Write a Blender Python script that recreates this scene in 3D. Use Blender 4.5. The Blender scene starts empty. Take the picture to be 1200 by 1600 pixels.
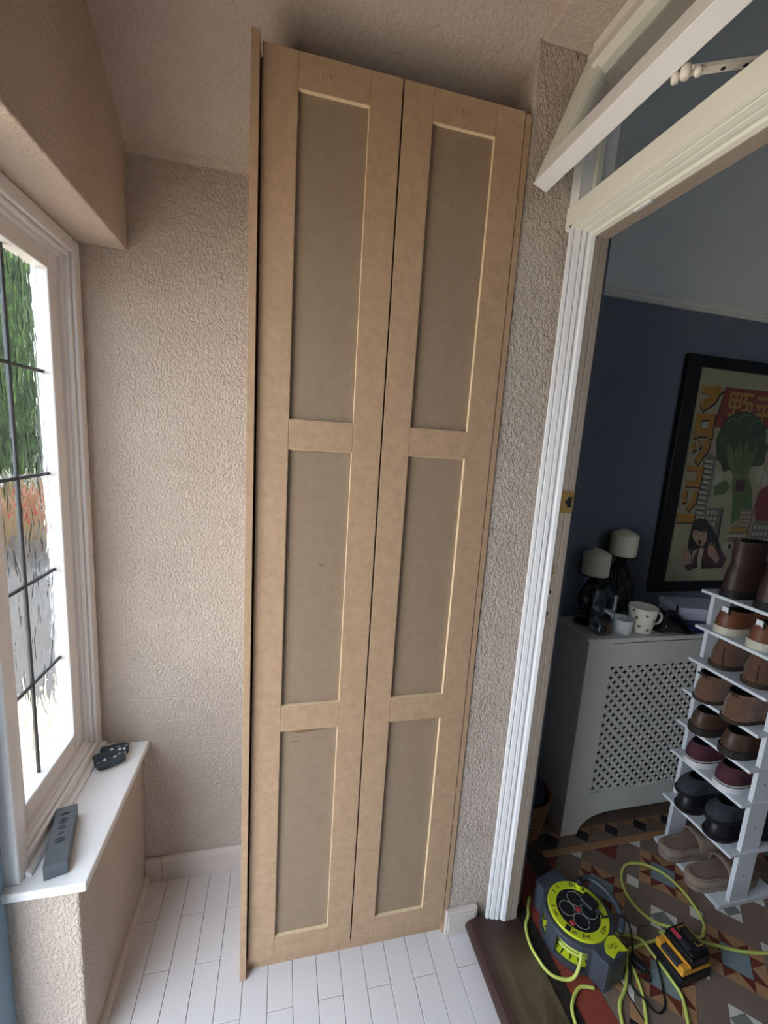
import bpy, bmesh, math, random
from mathutils import Vector, Matrix

S = bpy.context.scene
COL = S.collection
random.seed(7)

# ------------------------------------------------------------------ camera
cam_d = bpy.data.cameras.new('camera')
cam = bpy.data.objects.new('camera', cam_d)
COL.objects.link(cam)
cam_d.sensor_fit = 'VERTICAL'
cam_d.sensor_height = 36.0
cam_d.sensor_width = 27.0
cam_d.lens = 670.0 / 1600.0 * 36.0
cam_d.clip_start = 0.01
_r = Vector((0.9727164, -0.22293046, 0.06422464))
_u = Vector((-0.02557811, 0.17209344, 0.9847485))
_w = Vector((0.23058308, 0.95952377, -0.16169597))
cam.matrix_world = Matrix(((_r.x, _u.x, -_w.x, 0.0),
                           (_r.y, _u.y, -_w.y, 0.0),
                           (_r.z, _u.z, -_w.z, 1.45),
                           (0, 0, 0, 1)))
S.camera = cam

# ------------------------------------------------------------------ world, sun, exposure
world = bpy.data.worlds.new('sky')
S.world = world
world.use_nodes = True
bg = world.node_tree.nodes['Background']
bg.inputs[0].default_value = (0.80, 0.90, 1.0, 1)
bg.inputs[1].default_value = 3.2

sun_d = bpy.data.lights.new('sun', 'SUN')
sun_d.energy = 6.0
sun_d.angle = math.radians(1.5)
sun_d.color = (1.0, 0.93, 0.82)
sun = bpy.data.objects.new('sun', sun_d)
COL.objects.link(sun)
sun.rotation_euler = Vector((-0.22, -0.75, -1.0)).to_track_quat('-Z', 'Y').to_euler()

S.view_settings.view_transform = 'Standard'
S.view_settings.look = 'None'
S.view_settings.gamma = 1.0
S.view_settings.use_curve_mapping = False
S.view_settings.exposure = 1.22

# ------------------------------------------------------------------ helpers
def lin(h):
    h = h.lstrip('#')
    o = []
    for i in (0, 2, 4):
        c = int(h[i:i+2], 16) / 255.0
        o.append(c / 12.92 if c <= 0.04045 else ((c + 0.055) / 1.055) ** 2.4)
    return (o[0], o[1], o[2], 1.0)

MATS = {}
def mat(name, col, rough=0.5, metal=0.0, spec=0.5, var=0.0, vscale=8.0, col2=None, bump=0.0, bscale=100.0,
        bdist=0.002, stretch=(1, 1, 1), detail=3.0, wave=False, trans=0.0, ior=1.45, distort=0.0, sheen=0.0):
    """procedural principled material: base colour with noise variation, noise bump"""
    if name in MATS:
        return MATS[name]
    m = bpy.data.materials.new(name)
    m.use_nodes = True
    nt = m.node_tree
    b = nt.nodes['Principled BSDF']
    c = lin(col) if isinstance(col, str) else col
    b.inputs['Base Color'].default_value = c
    b.inputs['Roughness'].default_value = rough
    b.inputs['Metallic'].default_value = metal
    b.inputs['Specular IOR Level'].default_value = spec
    b.inputs['Transmission Weight'].default_value = trans
    b.inputs['IOR'].default_value = ior
    if sheen:
        b.inputs['Sheen Weight'].default_value = sheen
    tc = nt.nodes.new('ShaderNodeTexCoord')
    mp = nt.nodes.new('ShaderNodeMapping')
    mp.inputs['Scale'].default_value = stretch
    nt.links.new(tc.outputs['Object'], mp.inputs['Vector'])
    if var > 0 or col2:
        n = nt.nodes.new('ShaderNodeTexNoise')
        n.inputs['Scale'].default_value = vscale
        n.inputs['Detail'].default_value = 5
        n.inputs['Distortion'].default_value = distort
        nt.links.new(mp.outputs[0], n.inputs['Vector'])
        rp = nt.nodes.new('ShaderNodeValToRGB')
        if col2:
            c2 = lin(col2)
            rp.color_ramp.elements[0].color = c2
            rp.color_ramp.elements[1].color = c
        else:
            rp.color_ramp.elements[0].color = tuple(max(0, x * (1 - var)) for x in c[:3]) + (1,)
            rp.color_ramp.elements[1].color = tuple(min(1, x * (1 + var)) for x in c[:3]) + (1,)
        rp.color_ramp.elements[0].position = 0.3
        rp.color_ramp.elements[1].position = 0.7
        nt.links.new(n.outputs['Fac'], rp.inputs[0])
        nt.links.new(rp.outputs[0], b.inputs['Base Color'])
    if bump > 0:
        n2 = nt.nodes.new('ShaderNodeTexNoise')
        n2.inputs['Scale'].default_value = bscale
        n2.inputs['Detail'].default_value = detail
        nt.links.new(mp.outputs[0], n2.inputs['Vector'])
        bp = nt.nodes.new('ShaderNodeBump')
        bp.inputs['Strength'].default_value = bump
        bp.inputs['Distance'].default_value = bdist
        nt.links.new(n2.outputs['Fac'], bp.inputs['Height'])
        nt.links.new(bp.outputs[0], b.inputs['Normal'])
    MATS[name] = m
    return m

def Wm(o):
    m = o.matrix_basis.copy()
    if o.parent:
        m = Wm(o.parent) @ o.matrix_parent_inverse @ m
    return m

def link(name, me, m, parent=None, local=False):
    o = bpy.data.objects.new(name, me)
    COL.objects.link(o)
    if m is not None:
        if isinstance(m, (list, tuple)):
            for k in m:
                me.materials.append(k)
        else:
            me.materials.append(m)
    if parent is not None:
        o.parent = parent
        if not local:
            o.matrix_parent_inverse = Wm(parent).inverted()
    return o

def from_bm(name, bm, m, parent=None, smooth=False, local=False):
    bmesh.ops.recalc_face_normals(bm, faces=bm.faces)
    me = bpy.data.meshes.new(name)
    bm.to_mesh(me)
    bm.free()
    if smooth:
        for p in me.polygons:
            p.use_smooth = True
    return link(name, me, m, parent, local)

def tag(o, label, cat=None, group=None, kind=None):
    o['label'] = label
    if cat:
        o['category'] = cat
    if group:
        o['group'] = group
    if kind:
        o['kind'] = kind
    return o

def empty(name, loc, label, cat=None, group=None, kind=None, rz=0.0):
    o = bpy.data.objects.new(name, None)
    COL.objects.link(o)
    o.empty_display_size = 0.05
    o.location = loc
    o.rotation_euler = (0, 0, rz)
    return tag(o, label, cat, group, kind)

def bm_box(bm, x0, x1, y0, y1, z0, z1, bevel=0.0, seg=2, M=None):
    vs = [bm.verts.new((x, y, z)) for x in (x0, x1) for y in (y0, y1) for z in (z0, z1)]
    f = [(0, 1, 3, 2), (4, 6, 7, 5), (0, 4, 5, 1), (2, 3, 7, 6), (0, 2, 6, 4), (1, 5, 7, 3)]
    fs = [bm.faces.new([vs[i] for i in q]) for q in f]
    new = list(vs)
    if bevel > 0:
        ed = list({e for q in fs for e in q.edges})
        r = bmesh.ops.bevel(bm, geom=ed, offset=bevel, segments=seg, affect='EDGES', profile=0.5)
        new = list({v for q in r['faces'] for v in q.verts} | {v for v in vs if v.is_valid})
    if M is not None:
        bmesh.ops.transform(bm, matrix=M, verts=new)
    return new

def box(name, x0, x1, y0, y1, z0, z1, m, parent=None, bevel=0.0, seg=2, M=None, local=False):
    bm = bmesh.new()
    bm_box(bm, x0, x1, y0, y1, z0, z1, bevel, seg, M)
    return from_bm(name, bm, m, parent, local=local)

def bm_prism(bm, pts, axis, a, b):
    """pts: polygon in the two other axes (cyclic order x,y,z without axis); extruded from a to b"""
    def P(p, t):
        if axis == 'x':
            return (t, p[0], p[1])
        if axis == 'y':
            return (p[0], t, p[1])
        return (p[0], p[1], t)
    A = [bm.verts.new(P(p, a)) for p in pts]
    B = [bm.verts.new(P(p, b)) for p in pts]
    n = len(pts)
    bm.faces.new(A)
    bm.faces.new(B[::-1])
    for i in range(n):
        j = (i + 1) % n
        bm.faces.new((A[i], B[i], B[j], A[j]))
    return A + B

def prism(name, pts, axis, a, b, m, parent=None, bevel=0.0, local=False):
    bm = bmesh.new()
    bm_prism(bm, pts, axis, a, b)
    if bevel:
        bmesh.ops.recalc_face_normals(bm, faces=bm.faces)
        bmesh.ops.bevel(bm, geom=list(bm.edges), offset=bevel, segments=2, affect='EDGES', profile=0.5)
    return from_bm(name, bm, m, parent, local=local)

def bm_lathe(bm, prof, c=(0, 0, 0), n=32, M=None):
    """prof list of (r,z)"""
    rows = []
    allv = []
    for r, z in prof:
        if r < 1e-6:
            row = [bm.verts.new((c[0], c[1], c[2] + z))]
        else:
            row = [bm.verts.new((c[0] + r * math.cos(2 * math.pi * i / n), c[1] + r * math.sin(2 * math.pi * i / n), c[2] + z)) for i in range(n)]
        rows.append(row)
        allv += row
    for a, b in zip(rows, rows[1:]):
        for i in range(n):
            j = (i + 1) % n
            if len(a) == 1 and len(b) == 1:
                continue
            if len(a) == 1:
                bm.faces.new((a[0], b[i], b[j]))
            elif len(b) == 1:
                bm.faces.new((a[i], a[j], b[0]))
            else:
                bm.faces.new((a[i], a[j], b[j], b[i]))
    if M is not None:
        bmesh.ops.transform(bm, matrix=M, verts=allv)
    return allv

def lathe(name, prof, c, m, parent=None, n=32, M=None, smooth=True, local=False):
    bm = bmesh.new()
    bm_lathe(bm, prof, c, n, M)
    return from_bm(name, bm, m, parent, smooth=smooth, local=local)

def spline(pts, k=8, closed=False):
    P = [Vector(p) for p in pts]
    n = len(P)
    out = []
    rng = range(n) if closed else range(n - 1)
    for i in rng:
        if closed:
            a, b, c, d = P[(i - 1) % n], P[i], P[(i + 1) % n], P[(i + 2) % n]
        else:
            a, b, c, d = P[max(i - 1, 0)], P[i], P[i + 1], P[min(i + 2, n - 1)]
        for t in range(k):
            t /= k
            out.append(0.5 * ((2 * b) + (c - a) * t + (2 * a - 5 * b + 4 * c - d) * t * t + (3 * b - a - 3 * c + d) * t ** 3))
    if not closed:
        out.append(P[-1])
    return out

def bm_tube(bm, pts, r, n=8, closed=False, caps=True):
    P = [Vector(p) for p in pts]
    rings = []
    up = Vector((0, 0, 1))
    m = len(P)
    for i, p in enumerate(P):
        if closed:
            t = P[(i + 1) % m] - P[i - 1]
        else:
            t = P[min(i + 1, m - 1)] - P[max(i - 1, 0)]
        t.normalize()
        s = t.cross(up)
        if s.length < 1e-3:
            s = t.cross(Vector((1, 0, 0)))
        s.normalize()
        v = s.cross(t)
        rr = r[i] if isinstance(r, (list, tuple)) else r
        rings.append([bm.verts.new(p + (s * math.cos(2 * math.pi * k / n) + v * math.sin(2 * math.pi * k / n)) * rr) for k in range(n)])
    rg = range(m) if closed else range(m - 1)
    for i in rg:
        a, b = rings[i], rings[(i + 1) % m]
        for k in range(n):
            bm.faces.new((a[k], a[(k + 1) % n], b[(k + 1) % n], b[k]))
    if caps and not closed:
        bm.faces.new(rings[0][::-1])
        bm.faces.new(rings[-1])

def tube(name, pts, r, m, parent=None, n=8, closed=False, local=False):
    bm = bmesh.new()
    bm_tube(bm, pts, r, n, closed)
    return from_bm(name, bm, m, parent, smooth=True, local=local)

def struct(o, label):
    o['kind'] = 'structure'
    o['label'] = label
    return o

# ------------------------------------------------------------------ surface materials
def stipple(name, col, col2, scale, dist, strength, stretch=(1, 1, 1), fine=True):
    m = bpy.data.materials.new(name)
    m.use_nodes = True
    nt = m.node_tree
    b = nt.nodes['Principled BSDF']
    b.inputs['Roughness'].default_value = 0.62
    b.inputs['Specular IOR Level'].default_value = 0.35
    tc = nt.nodes.new('ShaderNodeTexCoord')
    mp = nt.nodes.new('ShaderNodeMapping')
    mp.inputs['Scale'].default_value = stretch
    nt.links.new(tc.outputs['Object'], mp.inputs['Vector'])
    n = nt.nodes.new('ShaderNodeTexNoise')
    n.inputs['Scale'].default_value = scale
    n.inputs['Detail'].default_value = 2.5
    n.inputs['Roughness'].default_value = 0.55
    n.inputs['Distortion'].default_value = 0.5
    nt.links.new(mp.outputs[0], n.inputs['Vector'])
    rp = nt.nodes.new('ShaderNodeValToRGB')
    rp.color_ramp.elements[0].position = 0.36
    rp.color_ramp.elements[1].position = 0.64
    nt.links.new(n.outputs['Fac'], rp.inputs[0])
    bp = nt.nodes.new('ShaderNodeBump')
    bp.inputs['Strength'].default_value = strength
    bp.inputs['Distance'].default_value = dist
    nt.links.new(rp.outputs[0], bp.inputs['Height'])
    nt.links.new(bp.outputs[0], b.inputs['Normal'])
    n2 = nt.nodes.new('ShaderNodeTexNoise')
    n2.inputs['Scale'].default_value = 5
    n2.inputs['Detail'].default_value = 4
    nt.links.new(tc.outputs['Object'], n2.inputs['Vector'])
    r2 = nt.nodes.new('ShaderNodeValToRGB')
    r2.color_ramp.elements[0].position = 0.35
    r2.color_ramp.elements[1].position = 0.65
    r2.color_ramp.elements[0].color = lin(col2)
    r2.color_ramp.elements[1].color = lin(col)
    nt.links.new(n2.outputs['Fac'], r2.inputs[0])
    nt.links.new(r2.outputs[0], b.inputs['Base Color'])
    return m

M_wall = stipple('stippled_plaster', '#c5b8ad', '#beb0a5', 150, 0.0034, 0.85, (1, 1, 0.72))
M_ceil = stipple('brushed_plaster', '#c6b6aa', '#bdada1', 95, 0.003, 0.45, (1, 1, 1))
M_white = mat('white_gloss_paint', '#e4e4e7', 0.3, var=0.015, vscale=6)
M_cream = mat('cream_gloss_paint', '#e0dfd4', 0.3, var=0.015, vscale=6)
M_plank = mat('white_painted_board', '#d6d2d4', 0.5, var=0.035, vscale=9, bump=0.08, bscale=40, stretch=(1, 0.2, 1), bdist=0.001)
M_joint = mat('dark_board_joint', '#8c8686', 0.8)
M_skirt = mat('skirting_paint', '#cbc0ba', 0.5, var=0.03)
M_blue = mat('blue_door_paint', '#7f9db0', 0.4, var=0.03)
M_hblue = mat('slate_blue_wall_paint', '#656b76', 0.75, var=0.03, vscale=3, bump=0.05, bscale=200)
M_hwhite = mat('hall_off_white_paint', '#d8d6d4', 0.8, var=0.02)
M_lead = mat('lead_came', '#55585c', 0.5, metal=0.6)

# MDF: fine fibres and pores, light scuffs
def mdf(name, c1, c2, dark):
    m = bpy.data.materials.new(name)
    m.use_nodes = True
    nt = m.node_tree
    b = nt.nodes['Principled BSDF']
    b.inputs['Roughness'].default_value = 0.6
    b.inputs['Specular IOR Level'].default_value = 0.3
    tc = nt.nodes.new('ShaderNodeTexCoord')
    n = nt.nodes.new('ShaderNodeTexNoise')
    n.inputs['Scale'].default_value = 45
    n.inputs['Detail'].default_value = 10
    n.inputs['Roughness'].default_value = 0.75
    nt.links.new(tc.outputs['Object'], n.inputs['Vector'])
    r = nt.nodes.new('ShaderNodeValToRGB')
    r.color_ramp.elements[0].position = 0.38
    r.color_ramp.elements[1].position = 0.62
    r.color_ramp.elements[0].color = lin(c2)
    r.color_ramp.elements[1].color = lin(c1)
    nt.links.new(n.outputs['Fac'], r.inputs[0])
    n2 = nt.nodes.new('ShaderNodeTexNoise')
    n2.inputs['Scale'].default_value = 330
    n2.inputs['Detail'].default_value = 2
    nt.links.new(tc.outputs['Object'], n2.inputs['Vector'])
    r2 = nt.nodes.new('ShaderNodeValToRGB')
    r2.color_ramp.elements[0].position = 0.26
    r2.color_ramp.elements[1].position = 0.40
    r2.color_ramp.elements[0].color = lin(dark)
    r2.color_ramp.elements[1].color = (1, 1, 1, 1)
    nt.links.new(n2.outputs['Fac'], r2.inputs[0])
    mx = nt.nodes.new('ShaderNodeMixRGB')
    mx.blend_type = 'MULTIPLY'
    mx.inputs[0].default_value = 0.3
    nt.links.new(r.outputs[0], mx.inputs[1])
    nt.links.new(r2.outputs[0], mx.inputs[2])
    # sparse dark scuffs, stretched
    mp = nt.nodes.new('ShaderNodeMapping')
    mp.inputs['Scale'].default_value = (9, 9, 30)
    nt.links.new(tc.outputs['Object'], mp.inputs['Vector'])
    n3 = nt.nodes.new('ShaderNodeTexNoise')
    n3.inputs['Scale'].default_value = 1.0
    n3.inputs['Detail'].default_value = 3
    nt.links.new(mp.outputs[0], n3.inputs['Vector'])
    r3 = nt.nodes.new('ShaderNodeValToRGB')
    r3.color_ramp.elements[0].position = 0.74
    r3.color_ramp.elements[1].position = 0.79
    r3.color_ramp.elements[0].color = (1, 1, 1, 1)
    r3.color_ramp.elements[1].color = (0.72, 0.68, 0.64, 1)
    nt.links.new(n3.outputs['Fac'], r3.inputs[0])
    mx2 = nt.nodes.new('ShaderNodeMixRGB')
    mx2.blend_type = 'MULTIPLY'
    mx2.inputs[0].default_value = 1
    nt.links.new(mx.outputs[0], mx2.inputs[1])
    nt.links.new(r3.outputs[0], mx2.inputs[2])
    nt.links.new(mx2.outputs[0], b.inputs['Base Color'])
    return m
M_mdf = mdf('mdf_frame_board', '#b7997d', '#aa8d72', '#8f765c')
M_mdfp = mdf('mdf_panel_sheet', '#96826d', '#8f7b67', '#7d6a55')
M_mdfe = mat('mdf_cut_edge', '#dcc6a4', 0.7, var=0.06, vscale=60)

# water glass: wavy refraction, part of it straight through
def glass_tex(name):
    m = bpy.data.materials.new(name)
    m.use_nodes = True
    nt = m.node_tree
    nt.nodes.remove(nt.nodes['Principled BSDF'])
    out = nt.nodes['Material Output']
    rf = nt.nodes.new('ShaderNodeBsdfRefraction')
    rf.inputs['IOR'].default_value = 1.35
    rf.inputs['Roughness'].default_value = 0.0
    gl = nt.nodes.new('ShaderNodeBsdfGlossy')
    gl.inputs['Roughness'].default_value = 0.05
    tr = nt.nodes.new('ShaderNodeBsdfTransparent')
    tr.inputs[0].default_value = (0.97, 0.98, 0.97, 1)
    tc = nt.nodes.new('ShaderNodeTexCoord')
    mp = nt.nodes.new('ShaderNodeMapping')
    mp.inputs['Scale'].default_value = (1, 30, 13)
    nt.links.new(tc.outputs['Object'], mp.inputs['Vector'])
    n = nt.nodes.new('ShaderNodeTexNoise')
    n.inputs['Scale'].default_value = 1.0
    n.inputs['Detail'].default_value = 0.8
    n.inputs['Distortion'].default_value = 0.8
    nt.links.new(mp.outputs[0], n.inputs['Vector'])
    bp = nt.nodes.new('ShaderNodeBump')
    bp.inputs['Strength'].default_value = 0.5
    bp.inputs['Distance'].default_value = 0.015
    nt.links.new(n.outputs['Fac'], bp.inputs['Height'])
    nt.links.new(bp.outputs[0], rf.inputs['Normal'])
    nt.links.new(bp.outputs[0], gl.inputs['Normal'])
    m1 = nt.nodes.new('ShaderNodeMixShader')
    m1.inputs[0].default_value = 0.06
    nt.links.new(rf.outputs[0], m1.inputs[1])
    nt.links.new(gl.outputs[0], m1.inputs[2])
    m2 = nt.nodes.new('ShaderNodeMixShader')
    m2.inputs[0].default_value = 0.25
    nt.links.new(m1.outputs[0], m2.inputs[1])
    nt.links.new(tr.outputs[0], m2.inputs[2])
    nt.links.new(m2.outputs[0], out.inputs[0])
    return m
M_wglass = glass_tex('wavy_window_glass')

def clear_glass(name, tint=(0.96, 0.98, 0.97, 1), t=0.9):
    m = bpy.data.materials.new(name)
    m.use_nodes = True
    nt = m.node_tree
    nt.nodes.remove(nt.nodes['Principled BSDF'])
    out = nt.nodes['Material Output']
    tr = nt.nodes.new('ShaderNodeBsdfTransparent')
    tr.inputs[0].default_value = tint
    gl = nt.nodes.new('ShaderNodeBsdfGlossy')
    gl.inputs['Roughness'].default_value = 0.02
    lw = nt.nodes.new('ShaderNodeLayerWeight')
    lw.inputs[0].default_value = 0.5
    pw = nt.nodes.new('ShaderNodeMath')
    pw.operation = 'POWER'
    pw.inputs[1].default_value = 3.0
    nt.links.new(lw.outputs['Facing'], pw.inputs[0])
    fr = nt.nodes.new('ShaderNodeMath')
    fr.operation = 'MULTIPLY_ADD'
    fr.inputs[1].default_value = 0.6
    fr.inputs[2].default_value = 0.04
    nt.links.new(pw.outputs[0], fr.inputs[0])
    mx = nt.nodes.new('ShaderNodeMixShader')
    nt.links.new(fr.outputs[0], mx.inputs[0])
    nt.links.new(tr.outputs[0], mx.inputs[1])
    nt.links.new(gl.outputs[0], mx.inputs[2])
    nt.links.new(mx.outputs[0], out.inputs[0])
    return m
M_glass = clear_glass('clear_glass')
M_tumbler = clear_glass('tumbler_glass', (0.90, 0.93, 0.93, 1))
M_tumbler.node_tree.nodes['Math'].inputs[1].default_value = 1.6
M_tumbler.node_tree.nodes['Math.001'].inputs[2].default_value = 0.10

# ================================================================== PORCH SHELL
def zc(y):
    return 2.145 + 0.6 * (1.306 - y)

# floor: base with separate painted boards
fl = struct(box('floor', -0.62, 0.70, -0.51, 1.40, -0.08, -0.004, M_joint), 'white painted porch floor of narrow short boards')
meshes = {}
def plank_mesh(w, l):
    k = (round(w, 4), round(l, 4))
    if k not in meshes:
        bm = bmesh.new()
        bm_box(bm, 0, w, 0, l, -0.004, 0.0, 0.0008, 1)
        me = bpy.data.meshes.new('plank')
        bm.to_mesh(me)
        bm.free()
        me.materials.append(M_plank)
        meshes[k] = me
    return meshes[k]
PW, PL, GAP = 0.0652, 0.275, 0.0013
k = 0
x = -0.331 - PW
while x < 0.60:
    xe = min(x + PW, 0.66)
    xs = max(x, -0.40)
    off = 0.895 if k % 2 == 0 else 1.035
    y = off - 6 * PL
    while y < 1.306:
        ys, ye = max(y, -0.45), min(y + PL, 1.306)
        if ye - ys > 0.01:
            me = plank_mesh(xe - xs - GAP, ye - ys - GAP)
            o = bpy.data.objects.new('plank', me)
            COL.objects.link(o)
            o.parent = fl
            o.matrix_parent_inverse = Wm(fl).inverted()
            o.location = (xs, ys, 0.0)
        y += PL
    x += PW
    k += 1

struct(box('wall_back', -0.581, 0.66, 1.306, 1.366, -0.08, 3.2, M_wall), 'beige stippled plaster wall behind the tall cupboard')
struct(box('wall_right', 0.517, 0.652, 0.99, 1.3055, 0.0, 2.45, M_wall, bevel=0.004), 'narrow stippled plaster pier between cupboard and doorway')
# bulkhead over the doorway: soffit at 2.32 and the face rising to the sloping ceiling
struct(box('wall_over_doorway', 0.520, 0.72, -0.45, 0.9895, 2.322, 3.2, M_ceil, bevel=0.006), 'plaster bulkhead above the fanlight')
struct(box('wall_right_near', 0.640, 0.72, -0.45, 0.07, 0.0, 2.3215, M_wall), 'stippled plaster wall on the near side of the doorway')
struct(box('wall_near', -0.62, 0.72, -0.51, -0.45, -0.08, 3.2, M_wall), 'stippled plaster wall behind the viewer')
ins = [(1.306, 2.112), (1.298, 2.134), (1.282, 2.152), (1.255, 2.174), (0.20, zc(0.2)), (-0.45, zc(0.2))]
struct(prism('ceiling', ins + [(-0.45, 3.3), (1.306, 3.3)], 'x', -0.40, 0.72, M_ceil), 'sloping beige plaster porch ceiling')
# left side: low wall under the window, beam over it
struct(box('wall_left', -0.62, -0.400, 0.88, 1.3055, 0.0, 0.478, M_wall, bevel=0.006), 'low stippled wall below the window')
struct(box('beam', -0.62, -0.400, -0.45, 1.3055, 1.886, 3.2, M_ceil, bevel=0.004), 'plastered beam above the leaded window')
struct(box('wall_left_near', -0.62, -0.52, -0.45, -0.12, -0.08, 1.8855, M_wall), 'stippled plaster wall beside the front doorway')

# skirtings
def skirt(name, pts, label, h=0.082, t=0.016, nrm=(0, -1)):
    bm = bmesh.new()
    (xa, ya), (xb, yb) = pts
    d = Vector((xb - xa, yb - ya, 0))
    L = d.length
    d.normalize()
    n = Vector((nrm[0], nrm[1], 0))
    prof = [(0, 0), (t, 0), (t, h - 0.014), (t - 0.004, h - 0.005), (t - 0.010, h), (0, h)]
    A = [bm.verts.new(Vector((xa, ya, 0)) + n * p[0] + Vector((0, 0, p[1]))) for p in prof]
    B = [bm.verts.new(Vector((xb, yb, 0)) + n * p[0] + Vector((0, 0, p[1]))) for p in prof]
    bm.faces.new(A)
    bm.faces.new(B[::-1])
    for i in range(len(prof)):
        j = (i + 1) % len(prof)
        bm.faces.new((A[i], B[i], B[j], A[j]))
    return struct(from_bm(name, bm, M_skirt), label)
skirt('baseboard_back', ((-0.347, 1.3055), (-0.082, 1.3055)), 'painted skirting board along the back wall')
struct(box('baseboard_corner', -0.3995, -0.3475, 1.292, 1.3055, 0, 0.079, M_skirt, bevel=0.002), 'short painted skirting block in the corner below the window')
struct(prism('baseboard_left', [(-0.4, 0), (-0.386, 0), (-0.384, 0.012), (-0.387, 0.020), (-0.394, 0.024), (-0.4, 0.024)], 'y', 0.885, 1.2915, M_skirt), 'rounded bead along the foot of the low wall')
sk = box('baseboard_right', 0.507, 0.606, 0.975, 0.9898, 0.0, 0.080, M_skirt, bevel=0.002)
struct(sk, 'short painted skirting block at the foot of the pier')
box('skirting_face', 0.5135, 0.599, 0.9725, 0.9755, 0.004, 0.066, M_skirt, sk, bevel=0.001)

# ------------------------------------------------------------------ window with leaded wavy glass
win = struct(bpy.data.objects.new('window_1', None), 'white casement window with leaded wavy glass')
COL.objects.link(win)
win.location = (-0.53, 1.09, 0.5)
def rect_frame(name, xo, xi, y0, y1, z0, z1, w, m, parent, bevel=0.002, wb=None):
    """a rectangular frame of four bars in the plane x; returns mesh"""
    bm = bmesh.new()
    wb = wb or w
    bm_box(bm, xo, xi, y0, y0 + w, z0, z1, bevel)
    bm_box(bm, xo, xi, y1 - w, y1, z0, z1, bevel)
    bm_box(bm, xo, xi, y0 + w, y1 - w, z1 - w, z1, bevel)
    bm_box(bm, xo, xi, y0 + w, y1 - w, z0, z0 + wb, bevel)
    return from_bm(name, bm, m, parent)
fr1 = rect_frame('frame', -0.580, -0.507, 0.884, 1.3052, 0.500, 1.8855, 0.034, M_white, win, 0.004)
rect_frame('frame_bead', -0.580, -0.516, 0.918, 1.2712, 0.534, 1.8515, 0.010, M_white, fr1, 0.003)
rect_frame('frame_rebate', -0.580, -0.527, 0.926, 1.264, 0.542, 1.844, 0.012, M_white, fr1, 0.002)
sash = rect_frame('sash', -0.575, -0.537, 0.934, 1.256, 0.548, 1.838, 0.046, M_white, win, 0.003, wb=0.056)
GY = [0.978, 1.081, 1.212]
GZ = [0.602, 0.835, 1.076, 1.320, 1.562, 1.794]
for i in range(2):
    for j in range(5):
        box('pane', -0.5645, -0.5605, GY[i], GY[i + 1], GZ[j], GZ[j + 1], M_wglass, sash)
box('lead_came', -0.5675, -0.5575, GY[1] - 0.0045, GY[1] + 0.0045, GZ[0], GZ[5], M_lead, sash, bevel=0.002)
for z in GZ[1:5]:
    box('lead_came', -0.567, -0.558, GY[0], GY[2], z - 0.004, z + 0.004, M_lead, sash, bevel=0.002)
sl = box('sill', -0.56, -0.380, 0.866, 1.3052, 0.4785, 0.500, M_white, win, bevel=0.003)
prism('sill_bead', [(-0.507, 0.5), (-0.494, 0.5), (-0.494, 0.506), (-0.499, 0.511), (-0.507, 0.513)], 'y', 0.90, 1.3052, M_white, win)

# front doorway: blue painted frame on the left edge of the view
fd = struct(bpy.data.objects.new('door_1', None), 'blue painted frame of the open front doorway')
COL.objects.link(fd)
fd.location = (-0.58, 0.4, 0.0)
box('jamb', -0.62, -0.531, 0.800, 0.8795, 0.0, 1.8855, M_blue, fd, bevel=0.003)
box('jamb', -0.62, -0.531, -0.1195, -0.055, 0.0, 1.8855, M_blue, fd, bevel=0.003)
box('head', -0.62, -0.531, -0.0545, 0.7995, 1.83, 1.8855, M_blue, fd, bevel=0.003)
box('doorstep', -0.70, -0.531, -0.0545, 0.7995, -0.10, 0.015, mat('grey_stone_step', '#b9b3aa', 0.8, var=0.1), fd, bevel=0.006)

lf = box('bounce_cut_leaf', -0.50, 0.34, -0.445, -0.402, 0.012, 1.84, mat('added_leaf_blue', '#4f6a7c', 0.4, var=0.03), fd, bevel=0.003)  # unseen dark leaf, added to cut light bouncing off the near wall
for za, zb in ((0.20, 0.80), (0.95, 1.65)):
    for xa, xb in ((-0.40, -0.12), (-0.04, 0.24)):
        box('bounce_cut_panel', xa, xb, -0.4018, -0.397, za, zb, MATS['added_leaf_blue'], lf, bevel=0.002)

# ------------------------------------------------------------------ inner doorway frame
dr = struct(bpy.data.objects.new('door_2', None), 'moulded white frame of the doorway into the hall')
COL.objects.link(dr)
dr.location = (0.66, 0.5, 0.05)
# profile: x (depth) and d (step into the opening)
PROF = [(0.630, 0.000), (0.630, 0.006), (0.6365, 0.0085), (0.6395, 0.0055), (0.6415, 0.0095), (0.653, 0.0135),
        (0.6555, 0.0105), (0.6575, 0.0145), (0.6645, 0.0170), (0.6675, 0.0140), (0.6725, 0.0160), (0.6750, 0.0210), (0.6840, 0.0240),
        (0.6845, 0.0225), (0.6845, -0.016), (0.652, -0.016), (0.652, 0.0)]
jf = prism('jamb', [(px, 0.970 - d) for px, d in PROF], 'z', 0.045, 1.970, M_white, dr)
box('jamb', 0.630, 0.722, 0.0705, 0.11, 0.045, 1.970, M_white, dr, bevel=0.004)
M_lining = mat('tan_lining_colour', '#aa9c8f', 0.4, var=0.05, vscale=12)  # lining toned darker than the white frame
prism('jamb_lining', [(0.685, 0.947), (0.701, 0.9475), (0.7025, 0.953), (0.7045, 0.9475), (0.722, 0.9485), (0.722, 0.986), (0.685, 0.986)], 'z', 0.045, 1.945, M_lining, dr)
box('head_lining', 0.685, 0.722, 0.1105, 0.986, 1.946, 1.986, M_lining, dr, bevel=0.002)
prism('head', [(px, 1.970 - d) for px, d in PROF], 'y', 0.11, 0.986, M_cream, dr)
box('transom', 0.6315, 0.722, 0.0705, 0.9885, 1.9865, 2.013, M_cream, dr, bevel=0.002)
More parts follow.
